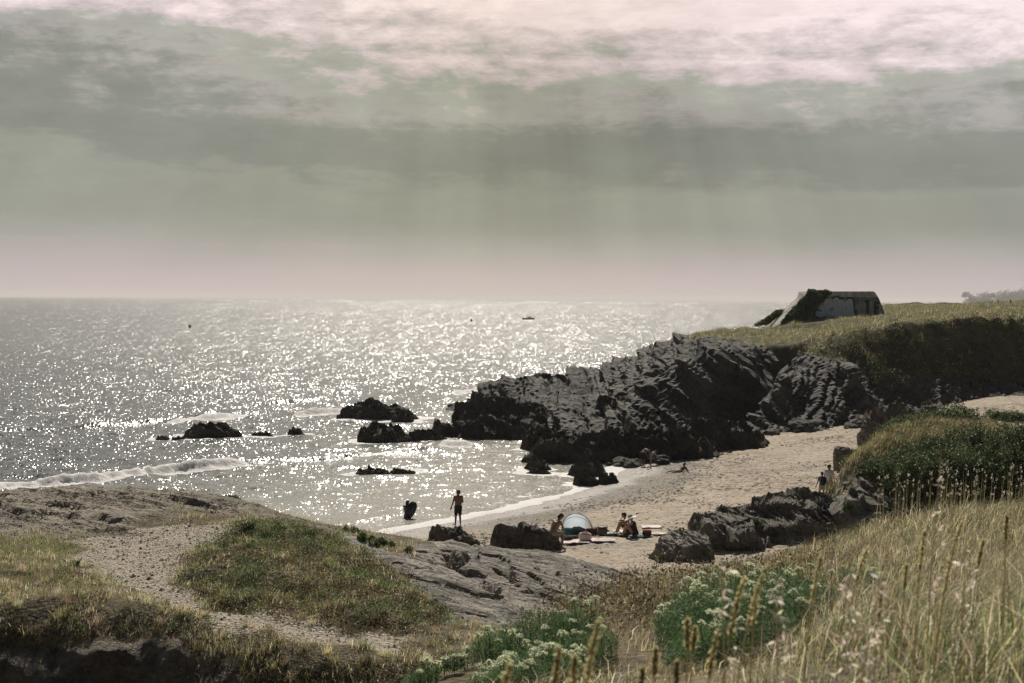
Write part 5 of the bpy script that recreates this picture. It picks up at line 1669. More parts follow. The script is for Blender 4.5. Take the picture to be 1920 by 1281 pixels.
leaf_sheet('creeper', 'low green creeper along the far sloping edge of the bunker', 'creeper', [[(1458, 580, 172), (1478, 577, 173)], [(1434, 596, 170), (1456, 596, 171)], [(1408, 612, 168), (1432, 614, 169)]], 5000, .6, .16, [(.06, .10, .035), (.05, .08, .03), (.13, .13, .05)], [.4, .3, .3])

# two fence posts on the skyline
M['wood'] = plain('grey weathered wood', (.12, .10, .08), .9, .35, 12, .4)
for lb, px in (('left of two small fence posts on the headland skyline', 1871), ('right of two small fence posts on the headland skyline', 1895)):
    q = at(px, 569, 204)
    z = float(head_z(np.array([q[0]]), np.array([q[1]]))[0])
    V = tube_pts([(0, 0, -.3), (.01, 0, .7), (.02, 0, at(px, 562.5, 204)[2] - z)], [.10, .09, .08], 8)
    tag(link('fence_post', join_tubes('fence_post', [V], 'wood'), loc=(q[0], q[1], z)), lb, 'fence post', 'fence posts on the skyline')

# ================================================================== FAR SHORE WITH PINES
def build_far():
    KF = 1.6
    xs = np.linspace(820, 1500, 120) * KF
    ys = np.linspace(2380, 3300, 60) * KF
    X, Y = np.meshgrid(xs, ys)
    x, y = X.ravel(), Y.ravel()
    z = KF * (24 * sstep(800, 1150, x / KF) * sstep(2370, 2560, y / KF) * sstep(3300, 3000, y / KF) + 2 * fbm(xy3(x * .004, y * .004, 1.), 3) - 7)
    tag(link('far_headland', mesh_np('far_headland', np.stack([x, y, z], 1), quads=grid_faces(120, 60), mat=M['hill'])), 'distant wooded headland fading in the haze', kind='structure')
    def fz(x_, y_):
        return KF * (24 * float(sstep(800, 1150, x_ / KF)) * float(sstep(2370, 2560, y_ / KF)) - 7)
    def pine(label, px, pyt, pyb, wpx, blobs, d, first=False, nl=1400):
        d = d * KF
        a = at(px, pyb, d)
        zb = fz(a[0], d)
        top = at(px, pyt, d)[2]
        h = top - zb
        w = wpx / F * d
        t = thing('pine_tree', label, 'tree', (a[0], d, zb), 0, 'pines on the far headland')
        link('trunk', join_tubes('trunk', [tube_pts([(0, 0, -1), (.3, 0, h * .4), (-.3, 0, h * .8)], [.9, .7, .4])] + [tube_pts([(0, 0, h * .5), (s_ * w * .2, rng.normal(), h * .78)], [.4, .2]) for s_ in (-1, 1)], 'bark'), t)
        b_ = Bag()
        for (bx, bz, rx, rz_) in blobs:
            n = int(nl * rx * rz_ * 6)
            dd = rng.normal(size=(n, 3)); dd /= np.linalg.norm(dd, axis=1)[:, None]
            q = dd * (rng.random(n) ** .3)[:, None] * (1 + .3 * fbm(dd * 2 + bx * 9, 2))[:, None]
            q = q * (rx * w, rx * w * .8, rz_ * h) + (bx * w, 0, bz * h)
            b_.add(leaves(q, rng.uniform(1.2, 2.6, n) * KF, pal(n, [(.05, .08, .035), (.035, .06, .03)], [.5, .5]), .5, .7))
        link('crown', b_.mesh('crown', 'leaf'), t)
    flat = [(0, .86, .5, .13), (-.3, .74, .3, .09), (.32, .72, .32, .10), (0, .35, .42, .20)]
    full = [(0, .62, .5, .36), (-.3, .5, .3, .28), (.3, .55, .32, .3), (0, .3, .5, .28)]
    for lb, px, pyt, w_, bl, d in (('flat topped pine standing out at the left tip of the far headland', 1811, 547, 15, flat, 2600), ('low rounded pine beside the flat topped pine', 1822, 552, 15, full, 2620), ('wide domed pine, second clump from the left tip of the far headland', 1840, 548, 24, full, 2640), ('domed pine whose crown tops the second clump', 1849, 547, 18, full, 2650),
                                ('thin small pine in the dip between the two big clumps', 1861, 549, 9, flat, 2640), ('broad pine left of the middle of the far wood', 1875, 546, 22, full, 2660), ('tall pine near the middle of the far wood', 1890, 543, 22, full, 2670), ('pine with a humped crown right of the middle of the far wood', 1900, 545, 18, full, 2650), ('high pine close to the right edge of the photo', 1914, 541, 22, full, 2680), ('highest pine of the far wood, cut by the right edge', 1930, 539, 26, full, 2690), ('low bushy pine in front of the middle of the far wood', 1882, 556, 26, full, 2560), ('low bushy pine in front of the right part of the far wood', 1910, 556, 28, full, 2560), ('low bushy pine in front of the domed clump', 1845, 558, 24, full, 2560)):
        pine(lb, px, pyt, 571, w_, bl, d, nl=520)
build_far()

# ================================================================== PEOPLE
def caps(bm, a, r1, b2, r2, seg=12):
    """tapered capsule"""
    a, b2 = Vector(a), Vector(b2)
    ax = b2 - a
    L = ax.length
    if L < 1e-5:
        ax = Vector((0, 0, 1)); L = 1e-5
    q = ax.normalized().to_track_quat('Z', 'Y').to_matrix()
    rings = []
    for k in range(-3, 1):
        t = k / 3 * math.pi / 2
        rings.append((r1 * math.sin(t), r1 * math.cos(t)))
    for k in range(0, 4):
        t = k / 3 * math.pi / 2
        rings.append((L + r2 * math.sin(t), r2 * math.cos(t)))
    vs = []
    for z, r in rings:
        row = []
        for j in range(seg):
            an = 2 * math.pi * j / seg
            row.append(bm.verts.new(a + q @ Vector((max(r, 1e-4) * math.cos(an), max(r, 1e-4) * math.sin(an), z))))
        vs.append(row)
    for i in range(len(vs) - 1):
        for j in range(seg):
            bm.faces.new((vs[i][j], vs[i][(j + 1) % seg], vs[i + 1][(j + 1) % seg], vs[i + 1][j]))
    bm.faces.new(vs[0][::-1])
    bm.faces.new(vs[-1])
def melt(name, parts, mat, parent, vox=.011, sm=4):
    """capsules melted into one continuous skin"""
    bm = bmesh.new()
    for a, r1, b2, r2 in parts:
        caps(bm, a, r1, b2, r2)
    o = bm_obj(name, bm, mat, parent, True)
    md = o.modifiers.new('remesh', 'REMESH')
    md.mode = 'VOXEL'
    md.voxel_size = vox
    md.use_smooth_shade = True
    s_ = o.modifiers.new('smooth', 'SMOOTH')
    s_.factor, s_.iterations = .5, sm
    return o
SKIN = {'tan': plain('tanned skin', (.30, .17, .105), .55, .12, 5, .05), 'fair': plain('fair skin', (.45, .29, .20), .55, .12, 5, .05), 'dark': plain('shaded brown skin', (.20, .115, .075), .55, .12, 5, .05)}
M['hair'] = plain('dark hair', (.018, .014, .012), .6, .3, 60, .5)
M['hairb'] = plain('brown hair', (.06, .038, .022), .6, .3, 60, .5)
CL = {}
def cloth(n, c, rough=.85):
    if n not in CL:
        CL[n] = plain(n, c, rough, .15, 9, .35)
    return CL[n]
V3 = lambda *a: Vector(a)
def person(label, loc, rz, J, skin='tan', wear=(), hair='hair', hat=None, sc=1.0, long=False, group=None):
    """J: joints (x right, y ahead, z up) in metres; wear: list of (kind, material)"""
    t = thing('person', label, 'person', loc, rz, group)
    t.scale = (sc, sc, sc)
    j = {k: Vector(v) for k, v in J.items()}
    P = []
    pel, che, nek, hd = j['pelvis'], j['chest'], j['neck'], j['head']
    fw = j.get('face', V3(0, 1, 0)).normalized()
    up = (hd - nek).normalized()
    rt = fw.cross(up).normalized()
    sh = {s: j['sh' + s] for s in 'LR'}
    hp = {s: j['hip' + s] for s in 'LR'}
    wst = pel.lerp(che, .45)
    for s in 'LR':
        P.append((hp[s], .098, wst + (hp[s] - pel) * .85, .088))
        P.append((wst + (hp[s] - pel) * .85, .088, sh[s].lerp(che, .42), .098))
        P.append((sh[s], .058, nek.lerp(che, .25), .062))
        P.append((sh[s].lerp(che, .5), .085, sh[s], .056))
    P.append((pel, .105, wst, .10)); P.append((wst, .10, che, .115)); P.append((che, .10, nek, .055)); P.append((nek, .052, hd - up * .05, .055))
    # head: skull, face, jaw, nose, ears
    P.append((hd - fw * .018 + up * .02, .088, hd + fw * .012 + up * .015, .082))
    P.append((hd + fw * .035 - up * .035, .058, hd + fw * .052 - up * .085, .036))
    P.append((hd + fw * .085 + up * .0, .012, hd + fw * .104 - up * .03, .017))
    for s_ in (-1, 1):
        P.append((hd + rt * .083 * s_ + up * .015, .016, hd + rt * .086 * s_ - up * .025, .012))
    for s in 'LR':
        el_, wr = j['el' + s], j['wr' + s]
        P.append((sh[s], .052, el_, .039)); P.append((el_, .040, wr, .026))
        hd_ = (j['ha' + s] - wr).normalized() if 'ha' + s in j else (wr - el_).normalized()
        sd = j.get('sd' + s, hd_.cross(V3(0, 0, 1)) if abs(hd_.z) < .9 else hd_.cross(V3(0, 1, 0))).normalized()
        nm_ = sd.cross(hd_).normalized()
        pm = wr + hd_ * .085
        P.append((wr + sd * .012, .024, pm + sd * .020, .019)); P.append((wr - sd * .012, .024, pm - sd * .022, .018))
        for k, (o_, ln) in enumerate(((.033, .070), (.012, .082), (-.010, .077), (-.031, .060))):
            b0 = pm + sd * o_
            b1 = b0 + hd_ * ln * .5 + nm_ * .012
            P.append((b0, .0105, b1, .0098)); P.append((b1, .0098, b1 + hd_ * ln * .42 + nm_ * .030, .0085))
        th = wr + hd_ * .028 + sd * .03
        P.append((th, .013, th + sd * .035 + hd_ * .032, .0115)); P.append((th + sd * .035 + hd_ * .032, .0115, th + sd * .045 + hd_ * .064 + nm_ * .012, .0095))
        kn, an, to = j['kn' + s], j['an' + s], j['to' + s]
        P.append((hp[s], .095, kn, .056)); P.append((kn, .057, kn.lerp(an, .35), .056)); P.append((kn.lerp(an, .35), .055, an, .036))
        hl = an + (an - to).normalized() * .035
        P.append((an, .036, hl - V3(0, 0, .03), .032)); P.append((hl - V3(0, 0, .03), .032, to - V3(0, 0, .015), .030)); P.append((to - V3(0, 0, .015), .034, to + (to - an).normalized() * .05 - V3(0, 0, .02), .024))
    melt('body', P, SKIN[skin], t)
    # eyes and mouth
    bm = bmesh.new()
    for s_ in (-1, 1):
        bmesh.ops.create_uvsphere(bm, u_segments=8, v_segments=6, radius=.011, matrix=Matrix.Translation(hd + fw * .088 + rt * .031 * s_ + up * .012))
    bm_obj('eyes', bm, 'hair', t, True)
    if hair:
        H = [(hd - fw * .03 + up * .045, .088, hd + fw * .03 + up * .055, .074), (hd - fw * .045 - up * .01, .078, hd - fw * .04 + up * .04, .085)]
        if long:
            H += [(hd - fw * .05, .082, nek - fw * .055 - up * .02, .07), (nek - fw * .055, .07, nek.lerp(che, .5) - fw * .10, .05)]
        melt('hair', H, hair, t, .012, 3)
    for kind, mat in wear:
        Q = []
        if kind in ('shorts', 'trunks', 'briefs'):
            r = {'shorts': .85, 'trunks': .62, 'briefs': .18}[kind]
            Q.append((pel + (wst - pel) * .15, .118, pel - (wst - pel) * .05, .112))
            for s in 'LR':
                Q.append((hp[s] + (wst - pel) * .1, .116, hp[s], .112))
                e = hp[s].lerp(j['kn' + s], r)
                Q.append((hp[s], .113, e, .113 - .030 * r))
        if kind in ('shirt', 'vest', 'swimsuit'):
            tp = .42 if kind != 'swimsuit' else .30
            for s in 'LR':
                Q.append((hp[s], .112, wst + (hp[s] - pel) * .85, .100)); Q.append((wst + (hp[s] - pel) * .85, .100, sh[s].lerp(che, tp + .1), .108))
                if kind == 'shirt':
                    Q.append((sh[s].lerp(che, .5), .097, sh[s], .068)); Q.append((sh[s], .068, sh[s].lerp(j['el' + s], .62), .056))
                    Q.append((sh[s], .069, nek.lerp(che, .3), .072))
            Q.append((pel, .117, wst, .111)); Q.append((wst, .111, che - (che - wst) * (.3 if kind == 'swimsuit' else 0.), .124))
        if kind == 'swimsuit':
            for s in 'LR':
                Q.append((hp[s], .112, hp[s].lerp(j['kn' + s], .12), .105))
        melt({'shirt': 'shirt', 'vest': 'vest', 'swimsuit': 'swimsuit'}.get(kind, 'shorts'), Q, mat, t, .014, 3)
        if kind == 'swimsuit':
            for s in 'LR':
                k_ = nek.lerp(sh[s], .45)
                bk_ = (che - fw * 0 - j['back'] * -.112) if 'back' in j else che
                link('strap', join_tubes('strap', [tube_pts([che + j['back'] * .13 + (sh[s] - che) * .35 - up * .02, k_ + j['back'] * .055 + up * .012, k_ + up * .055 - j['back'] * .01], [.011, .011, .011], 6)], mat), t)
    if hat:
        kind, mat = hat
        bm = bmesh.new()
        q = Matrix.Translation(hd + up * .05) @ up.to_track_quat('Z', 'Y').to_matrix().to_4x4()
        pr = ([(.0, .105), (.05, .10), (.085, .085), (.105, .05), (.112, 0.002)] if kind == 'cap' else [(-.085, .30), (-.06, .245), (-.012, .135), (.0, .108), (.055, .102), (.092, .085), (.112, .045), (.117, .002)])
        rows = []
        for z, r in pr:
            rows.append([bm.verts.new(q @ Vector((r * math.cos(a), r * math.sin(a), z + (.018 * math.sin(3 * a + 1) if r > .18 else 0)))) for a in np.linspace(0, 2 * np.pi, 24, endpoint=False)])
        for r0, r1 in zip(rows[:-1], rows[1:]):
            for k in range(24):
                bm.faces.new((r0[k], r0[(k + 1) % 24], r1[(k + 1) % 24], r1[k]))
        h = bm_obj('hat', bm, mat, t, True)
        sol = h.modifiers.new('solid', 'SOLIDIFY'); sol.thickness = .006
        if kind == 'cap':
            bm = bmesh.new()
            c_ = hd + up * .055 + fw * .085
            vs = []
            for rr2, drop in ((.0, 0), (.075, .012)):
                vs.append([bm.verts.new(c_ + fw * (rr2 * math.cos(a) ) + rt * ((.095 if rr2 == 0 else .085) * math.sin(a)) - up * drop) for a in np.linspace(-1.35, 1.35, 9)])
            for k in range(8):
                bm.faces.new((vs[0][k], vs[0][k + 1], vs[1][k + 1], vs[1][k]))
            v = bm_obj('peak', bm, mat, h, True)
            sol = v.modifiers.new('solid', 'SOLIDIFY'); sol.thickness = .008
    return t
def base_pose(**k):
    J = dict(pelvis=(0, 0, .93), chest=(0, .0, 1.30), neck=(0, .0, 1.48), head=(0, .02, 1.63), face=V3(0, 1, 0), shL=(-.19, 0, 1.42), shR=(.19, 0, 1.42), hipL=(-.09, 0, .90), hipR=(.09, 0, .90),
             elL=(-.26, -.02, 1.13), elR=(.26, -.02, 1.13), wrL=(-.29, .06, .88), wrR=(.29, .06, .88), knL=(-.10, .02, .49), knR=(.10, .02, .49), anL=(-.11, -.02, .08), anR=(.11, -.02, .08), toL=(-.13, .14, .045), toR=(.13, .14, .045))
    J.update(k)
    return J
def sit_pose(**k):
    """sitting on the ground with the knees drawn up, facing +y"""
    J = dict(pelvis=(0, 0, .12), chest=(0, .13, .47), neck=(0, .20, .64), head=(0, .25, .78), face=V3(0, 1, -.1), shL=(-.18, .16, .57), shR=(.18, .16, .57), hipL=(-.09, .02, .11), hipR=(.09, .02, .11),
             elL=(-.22, .36, .43), elR=(.22, .36, .43), wrL=(-.07, .52, .40), wrR=(.07, .52, .40), knL=(-.11, .40, .47), knR=(.11, .40, .47), anL=(-.10, .58, .08), anR=(.10, .58, .08), toL=(-.11, .74, .04), toR=(.11, .74, .04))
    J.update(k)
    return J

gp = lambda q, dz=0: (float(q[0]), float(q[1]), float(q[2]) + dz)
def sand_at(px, py):
    q = beach_at(px, py)
    return q
# standing man
q = sand_at(859, 985)
person('man in dark knee length shorts standing at the water edge, looking out to sea', gp(q), R(18), base_pose(face=V3(-.75, .66, 0), elL=(-.27, -.02, 1.14), wrL=(-.34, .04, .90), elR=(.24, .02, 1.15), wrR=(.17, .22, 1.02), anL=(-.13, .02, .08), toL=(-.17, .17, .045), anR=(.10, -.05, .08), toR=(.15, .10, .045), knL=(-.11, .04, .49)), 'dark', [('shorts', cloth('black swim shorts', (.02, .021, .024)))], 'hair', sc=1.02)
# bather with bodyboard
q = onz(764, 970, 0)
person('person standing waist deep in the sea behind a dark bodyboard', (q[0], q[1], -.86), R(-20), base_pose(elR=(.24, .14, 1.16), wrR=(.20, .34, 1.12), elL=(-.24, .12, 1.16), wrL=(-.06, .30, 1.10), face=V3(.2, 1, 0)), 'tan', [('shirt', cloth('grey brown bather top', (.20, .15, .13))), ('trunks', cloth('dark swim trunks', (.03, .03, .035)))], 'hair', long=True)
def bodyboard():
    t = thing('bodyboard', 'dark upright bodyboard held by the person in the sea', 'bodyboard', (q[0] + .20, q[1] - .16, -.02))
    bm = bmesh.new()
    out = []
    for a in np.linspace(0, 2 * np.pi, 28, endpoint=False):
        c, s_ = math.cos(a), math.sin(a)
        out.append((math.copysign(abs(c) ** .8, c) * .25, math.copysign(abs(s_) ** .75, s_) * .45))
    f0 = [bm.verts.new((u, -.03, w_)) for u, w_ in out]
    f1 = [bm.verts.new((u, .03, w_)) for u, w_ in out]
    bm.faces.new(f0); bm.faces.new(f1[::-1])
    for k in range(28):
        bm.faces.new((f0[k], f1[k], f1[(k + 1) % 28], f0[(k + 1) % 28]))
    bmesh.ops.bevel(bm, geom=[e for e in bm.edges if abs(e.verts[0].co.y - e.verts[1].co.y) < .001], offset=.012, segments=2, affect='EDGES')
    o = bm_obj('deck', bm, cloth('dark bodyboard foam', (.022, .028, .035), .5), t, True)
    l = link('leash', join_tubes('leash', [tube_pts([(0, -.03, .25), (-.1, -.07, .12), (-.24, -.02, -.05), (-.3, .05, -.12)], .008, 6)], cloth('black leash', (.02, .02, .02))), t)
    t.rotation_euler = (R(-8), R(26), R(12))
    t.location.z = .42
bodyboard()
# man on the wedge boulder
ws = at(1034, 1003, beach_at(990, 1030)[1] + .15)
SEAT = gp(ws)
person('man in black cap and grey shorts sitting on the long boulder beside the tent', (SEAT[0], SEAT[1], SEAT[2] - .02), R(-52), sit_pose(pelvis=(0, 0, .10), chest=(0, .22, .42), neck=(0, .34, .56), head=(0, .44, .67), face=V3(0, 1, -.45), shL=(-.2, .29, .50), shR=(.2, .29, .50), hipL=(-.10, .02, .08), hipR=(.10, .02, .08),
       knL=(-.14, .46, .08), knR=(.14, .46, .06), anL=(-.15, .46, -.34), anR=(.15, .44, -.36), toL=(-.17, .62, -.38), toR=(.17, .60, -.40), elL=(-.23, .42, .26), elR=(.23, .42, .26), wrL=(-.13, .54, .12), wrR=(.14, .54, .10)), 'tan', [('shorts', cloth('grey beige shorts', (.30, .27, .23)))], 'hair', ('cap', cloth('black cap', (.018, .018, .018))), sc=1.12)
# woman with the sun hat and her companion
q = sand_at(1193, 1006)
person('woman in a wide white sun hat and black swimsuit sitting on the sand', gp(q), R(72), sit_pose(back=V3(0, -1, .25), wrL=(-.02, .46, .36), wrR=(.1, .50, .34)), 'fair', [('swimsuit', cloth('black swimsuit', (.015, .015, .019)))], 'hairb', ('sunhat', cloth('white sun hat', (.80, .78, .74))), sc=1.08)
q = sand_at(1180, 1001)
person('dark haired person sitting behind the woman in the white hat with one arm raised', gp(q), R(62), sit_pose(elL=(-.26, .34, .60), wrL=(-.04, .36, .70), wrR=(.12, .44, .44), head=(0, .26, .80)), 'tan', [('trunks', cloth('red brown trunks', (.16, .05, .04)))], 'hair', sc=1.06)
# stooping man and child at the rocks
q = sand_at(1205, 874)
person('man in black shorts bending down at the foot of the rocks', gp(q), R(-62), base_pose(pelvis=(0, -.08, .90), chest=(0, .24, 1.10), neck=(0, .42, 1.06), head=(0, .55, .98), face=V3(0, .5, -.85), shL=(-.19, .36, 1.06), shR=(.19, .36, 1.06), hipL=(-.10, -.08, .86), hipR=(.10, -.08, .86), elL=(-.22, .44, .80), elR=(.22, .44, .80), wrL=(-.16, .52, .56), wrR=(.16, .52, .56), knL=(-.18, .02, .48), knR=(.18, .02, .48), anL=(-.22, -.06, .08), anR=(.22, -.06, .08)), 'tan', [('shorts', cloth('black shorts', (.014, .014, .016)))], 'hair')
q = sand_at(1220, 873)
person('child in a pale grey shirt leaning forward next to the bending man', gp(q), R(-75), base_pose(pelvis=(0, -.05, .90), chest=(0, .22, 1.18), neck=(0, .36, 1.26), head=(0, .47, 1.34), face=V3(0, 1, -.5), shL=(-.19, .30, 1.24), shR=(.19, .30, 1.24), elL=(-.22, .46, 1.02), elR=(.22, .46, 1.02), wrL=(-.12, .66, .90), wrR=(.12, .66, .90)), 'fair', [('shirt', cloth('pale grey shirt', (.46, .45, .45))), ('trunks', cloth('pale grey shorts', (.38, .37, .37)))], 'hairb', sc=.72)
# person lying propped on elbows
q = sand_at(1273, 885)
person('person lying on the sand propped on the elbows, dark top and white shorts', gp(q), R(-50), dict(pelvis=(0, 0, .13), chest=(0, .32, .22), neck=(0, .47, .32), head=(0, .53, .45), face=V3(.2, 1, 0), shL=(-.19, .42, .26), shR=(.19, .42, .26), hipL=(-.09, -.02, .12), hipR=(.09, -.02, .12), elL=(-.28, .52, .06), elR=(.28, .52, .06), wrL=(-.14, .74, .05), wrR=(.14, .74, .05), knL=(-.14, -.42, .08), knR=(.14, -.42, .08), anL=(-.16, -.82, .08), anR=(.20, -.80, .08), toL=(-.18, -.98, .05), toR=(.24, -.96, .05)), 'tan', [('shirt', cloth('dark grey top', (.05, .055, .06))), ('trunks', cloth('white shorts', (.66, .65, .62)))], 'hair')
# walkers by the bluff
q = sand_at(1541, 938)
wk = gp(q)
person('child in a cap walking beside the bluff with a navy backpack', wk, R(8), base_pose(elL=(-.30, -.06, 1.14), wrL=(-.42, -.12, .92), knL=(-.10, .14, .50), anL=(-.11, .16, .08), toL=(-.12, .32, .05), anR=(.11, -.22, .12), toR=(.12, -.10, .05), knR=(.1, -.02, .5)), 'tan', [('shirt', cloth('blue grey shirt', (.15, .20, .25))), ('trunks', cloth('light khaki shorts', (.40, .36, .27)))], 'hairb', ('cap', cloth('grey cap', (.22, .22, .23))), sc=.86)
def backpack():
    t = thing('backpack', 'navy backpack worn by the walking child', 'backpack', (wk[0] + .03, wk[1] - .19, wk[2] + .86), R(8))
    bm = bmesh.new()
    vs = box_bm(bm, (0, 0, .20), (.30, .15, .42))
    bmesh.ops.bevel(bm, geom=bm.edges[:], offset=.05, segments=3, affect='EDGES')
    bm_obj('pouch', bm, cloth('navy backpack cloth', (.02, .035, .055)), t, True)
    bm = bmesh.new()
    box_bm(bm, (0, -.09, .12), (.22, .06, .18))
    bmesh.ops.bevel(bm, geom=bm.edges[:], offset=.025, segments=3, affect='EDGES')
    bm_obj('front_pocket', bm, cloth('dark pocket cloth', (.015, .026, .042)), t, True)
    for s_ in (-1, 1):
        link('shoulder_strap', join_tubes('shoulder_strap', [tube_pts([(s_ * .10, .06, .38), (s_ * .12, .16, .44), (s_ * .13, .30, .30), (s_ * .13, .24, .10), (s_ * .12, .07, .04)], .018, 6)], cloth('navy backpack cloth', (.02, .035, .055))), t)
backpack()
q = sand_at(1554, 934)
person('dark haired adult in a white shirt walking on the far side of the child', gp(q), R(-40), base_pose(face=V3(.6, .8, -.1), knR=(.1, .14, .5), anR=(.11, .2, .08), toR=(.12, .36, .05), anL=(-.11, -.2, .12), toL=(-.12, -.08, .05)), 'tan', [('shirt', cloth('white shirt', (.62, .60, .57))), ('shorts', cloth('khaki trousers', (.34, .27, .18)))], 'hair', sc=1.04)
# child far off at the outcrop
q = sand_at(1624, 797)
person('small bare backed child standing far off by the dark ledge', gp(q, .0), R(20), base_pose(), 'fair', [('trunks', cloth('sand coloured shorts', (.42, .36, .29)))], 'hairb', sc=.66)
# knees of someone lying behind the near shelf
q = at(822, 1026, 60.5)
zz = max(float(beach_z(np.array([q[0]]), np.array([q[1]]))[0]), .2)
person('person lying between the boulder and the shelf, only the bent knees showing', (q[0], q[1], q[2] - .42), R(80), dict(pelvis=(0, 0, .12), chest=(0, -.36, .12), neck=(0, -.54, .13), head=(0, -.68, .14), face=V3(0, .1, 1), shL=(-.19, -.46, .13), shR=(.19, -.46, .13), hipL=(-.09, .02, .12), hipR=(.09, .02, .12), elL=(-.30, -.25, .07), elR=(.30, -.25, .07), wrL=(-.22, -.02, .08), wrR=(.22, -.02, .08), knL=(-.12, .36, .44), knR=(.13, .30, .47), anL=(-.13, .62, .08), anR=(.13, .58, .08), toL=(-.14, .78, .05), toR=(.14, .74, .05)), 'fair', [('trunks', cloth('black shorts', (.014, .014, .016)))], 'hair')

# ================================================================== SHADE TENT AND BEACH THINGS
M['tent'] = plain('thin white tent fabric', (.62, .70, .76), .6, .06, 3, .15, .3, .45)
M['teal'] = plain('teal tent floor', (.10, .33, .33), .6, .15, 5, .2)
M['tealw'] = plain('pale aqua side panel', (.42, .60, .60), .6, .1, 5, .2, .3, .4)
M['mesh'] = plain('sheer window panel', (.46, .48, .42), .6, .1, 5, .1, .3, .6)
M['pole'] = plain('dark tent hoop', (.03, .05, .06), .4, .1, 20, 0)
def build_tent():
    q0, q1 = sand_at(1053, 1004), sand_at(1113, 1003)
    w = (q1[0] - q0[0])
    c = (q0 + q1) / 2
    t = thing('shade_tent', 'domed white beach shade tent with a dark hoop and teal floor', 'tent', (c[0], c[1], min(q0[2], q1[2]) + .01))
    H = at(1080, 963, c[1])[2] - t.location.z
    a = w / 2
    na, nb = 32, 14
    # fabric: from the front hoop back and down to the ground
    def hoop(u, k):      # u 0..1 along the hoop, k 0 front .. 1 back
        an = math.pi * u
        x = -a * math.cos(an)
        x += .12 * a * math.sin(an) * (-1) * (1 - k * .4)
        ff = math.sin(an) ** .78
        tilt = k * math.pi / 2
        return Vector((x, ff * (.95 * math.sin(tilt)), ff * H * math.cos(tilt)))
    bm = bmesh.new()
    V = [[bm.verts.new(hoop(i / na, j / nb)) for i in range(na + 1)] for j in range(nb + 1)]
    roof, side = [], []
    for j in range(nb):
        for i in range(na):
            f = bm.faces.new((V[j][i], V[j][i + 1], V[j + 1][i + 1], V[j + 1][i]))
            f.material_index = 1 if (i >= na * .72 and j < nb * .78) else (2 if j >= nb * .8 else 0)
    bmesh.ops.remove_doubles(bm, verts=bm.verts[:], dist=.001)
    o = bm_obj('canopy', bm, 'tent', t, True)
    o.data.materials.append(M['mesh']); o.data.materials.append(M['tealw'])
    pts = [hoop(u, 0) for u in np.linspace(0, 1, 40)]
    link('front_hoop', join_tubes('front_hoop', [tube_pts(pts, .016, 8)], 'pole'), t)
    pts = [hoop(u, .45) * .995 for u in np.linspace(.02, .98, 36)]
    link('inner_hoop', join_tubes('inner_hoop', [tube_pts(pts, .009, 6)], 'pole'), t)
    pts = [hoop(.72 + 0 * u, u * .8) * .995 for u in np.linspace(0, 1, 16)]
    link('seam', join_tubes('seam', [tube_pts(pts, .007, 6)], 'pole'), t)
    bm = bmesh.new()
    n = 24
    f0 = [bm.verts.new(hoop(u, 1) * 1.0 + Vector((0, 0, .012))) for u in np.linspace(0, 1, n)]
    f1 = [bm.verts.new(Vector((-a * .98 * math.cos(math.pi * u), -.32 * math.sin(math.pi * u) ** .5, .012))) for u in np.linspace(1, 0, n)][1:-1]
    bm.faces.new(f0 + f1)
    r = bmesh.ops.extrude_face_region(bm, geom=bm.faces[:])
    bmesh.ops.translate(bm, verts=[v for v in r['geom'] if isinstance(v, bmesh.types.BMVert)], vec=(0, 0, -.02))
    bmesh.ops.recalc_face_normals(bm, faces=bm.faces[:])
    bm_obj('floor', bm, 'teal', t)
    bm = bmesh.new()      # low front wall of the left corner
    L = [Vector((-a * math.cos(math.pi * u), -.05 - .30 * math.sin(math.pi * u) ** .5, 0)) for u in np.linspace(0.0, .18, 8)]
    lo = [bm.verts.new(q) for q in L]
    hi = [bm.verts.new(q + Vector((0, .03, .30 - .03 * i))) for i, q in enumerate(L)]
    for i in range(7):
        bm.faces.new((lo[i], lo[i + 1], hi[i + 1], hi[i]))
    o = bm_obj('side_panel', bm, 'tealw', t, True)
    o.modifiers.new('solid', 'SOLIDIFY').thickness = .006
    return t, a, H
TENT, ta, tH = build_tent()
def heap(name, label, cat, loc, size, mat, seed, group=None, sub=4, rz=0.):
    """a crumpled pile of cloth or a soft bag"""
    v, f = ico(sub)
    s_ = np.asarray(size, float)
    p = v * s_
    p[:, 2] = np.maximum(p[:, 2], -s_[2] * .35)
    d = .30 * fbm(v * 1.7 + seed, 3) + .14 * ridged(v * 2.6 + seed * 3, 3)
    p = p * (1 + d)[:, None]
    p[:, 2] -= p[:, 2].min()
    o = link(name, mesh_np(name, p, tris=f, mat=mat), loc=loc)
    o.rotation_euler.z = rz
    return tag(o, label, cat, group)
def towel(label, px0, px1, py, dpt, mat, seed, rz=0., name='towel'):
    a, b2 = sand_at(px0, py), sand_at(px1, py)
    w = b2[0] - a[0]
    nx, ny = 40, 20
    X, Y = np.meshgrid(np.linspace(-.5, .5, nx), np.linspace(-.5, .5, ny))
    x, y = (X * w).ravel(), (Y * dpt).ravel()
    e = np.clip(1 - np.maximum(np.abs(X), np.abs(Y)).ravel() * 2, 0, 1)
    fold = .05 * np.maximum(fbm(xy3(x * 2.3, y * 3.0, seed), 3), -.1) + .022
    x = x + .06 * fbm(xy3(x * 2, y * 2, seed + 3), 2)
    y = y + .06 * fbm(xy3(x * 2, y * 2, seed + 6), 2)
    c = (a + b2) / 2
    zz = beach_z(c[0] + x, c[1] + y) - c[2]
    top = np.stack([x, y, zz + fold + .05], 1)
    o = link(name, mesh_np(name, top, quads=grid_faces(nx, ny), mat=mat), loc=tuple(c))
    sol = o.modifiers.new('solid', 'SOLIDIFY'); sol.thickness = .03
    o.rotation_euler.z = rz
    return tag(o, label, 'towel')
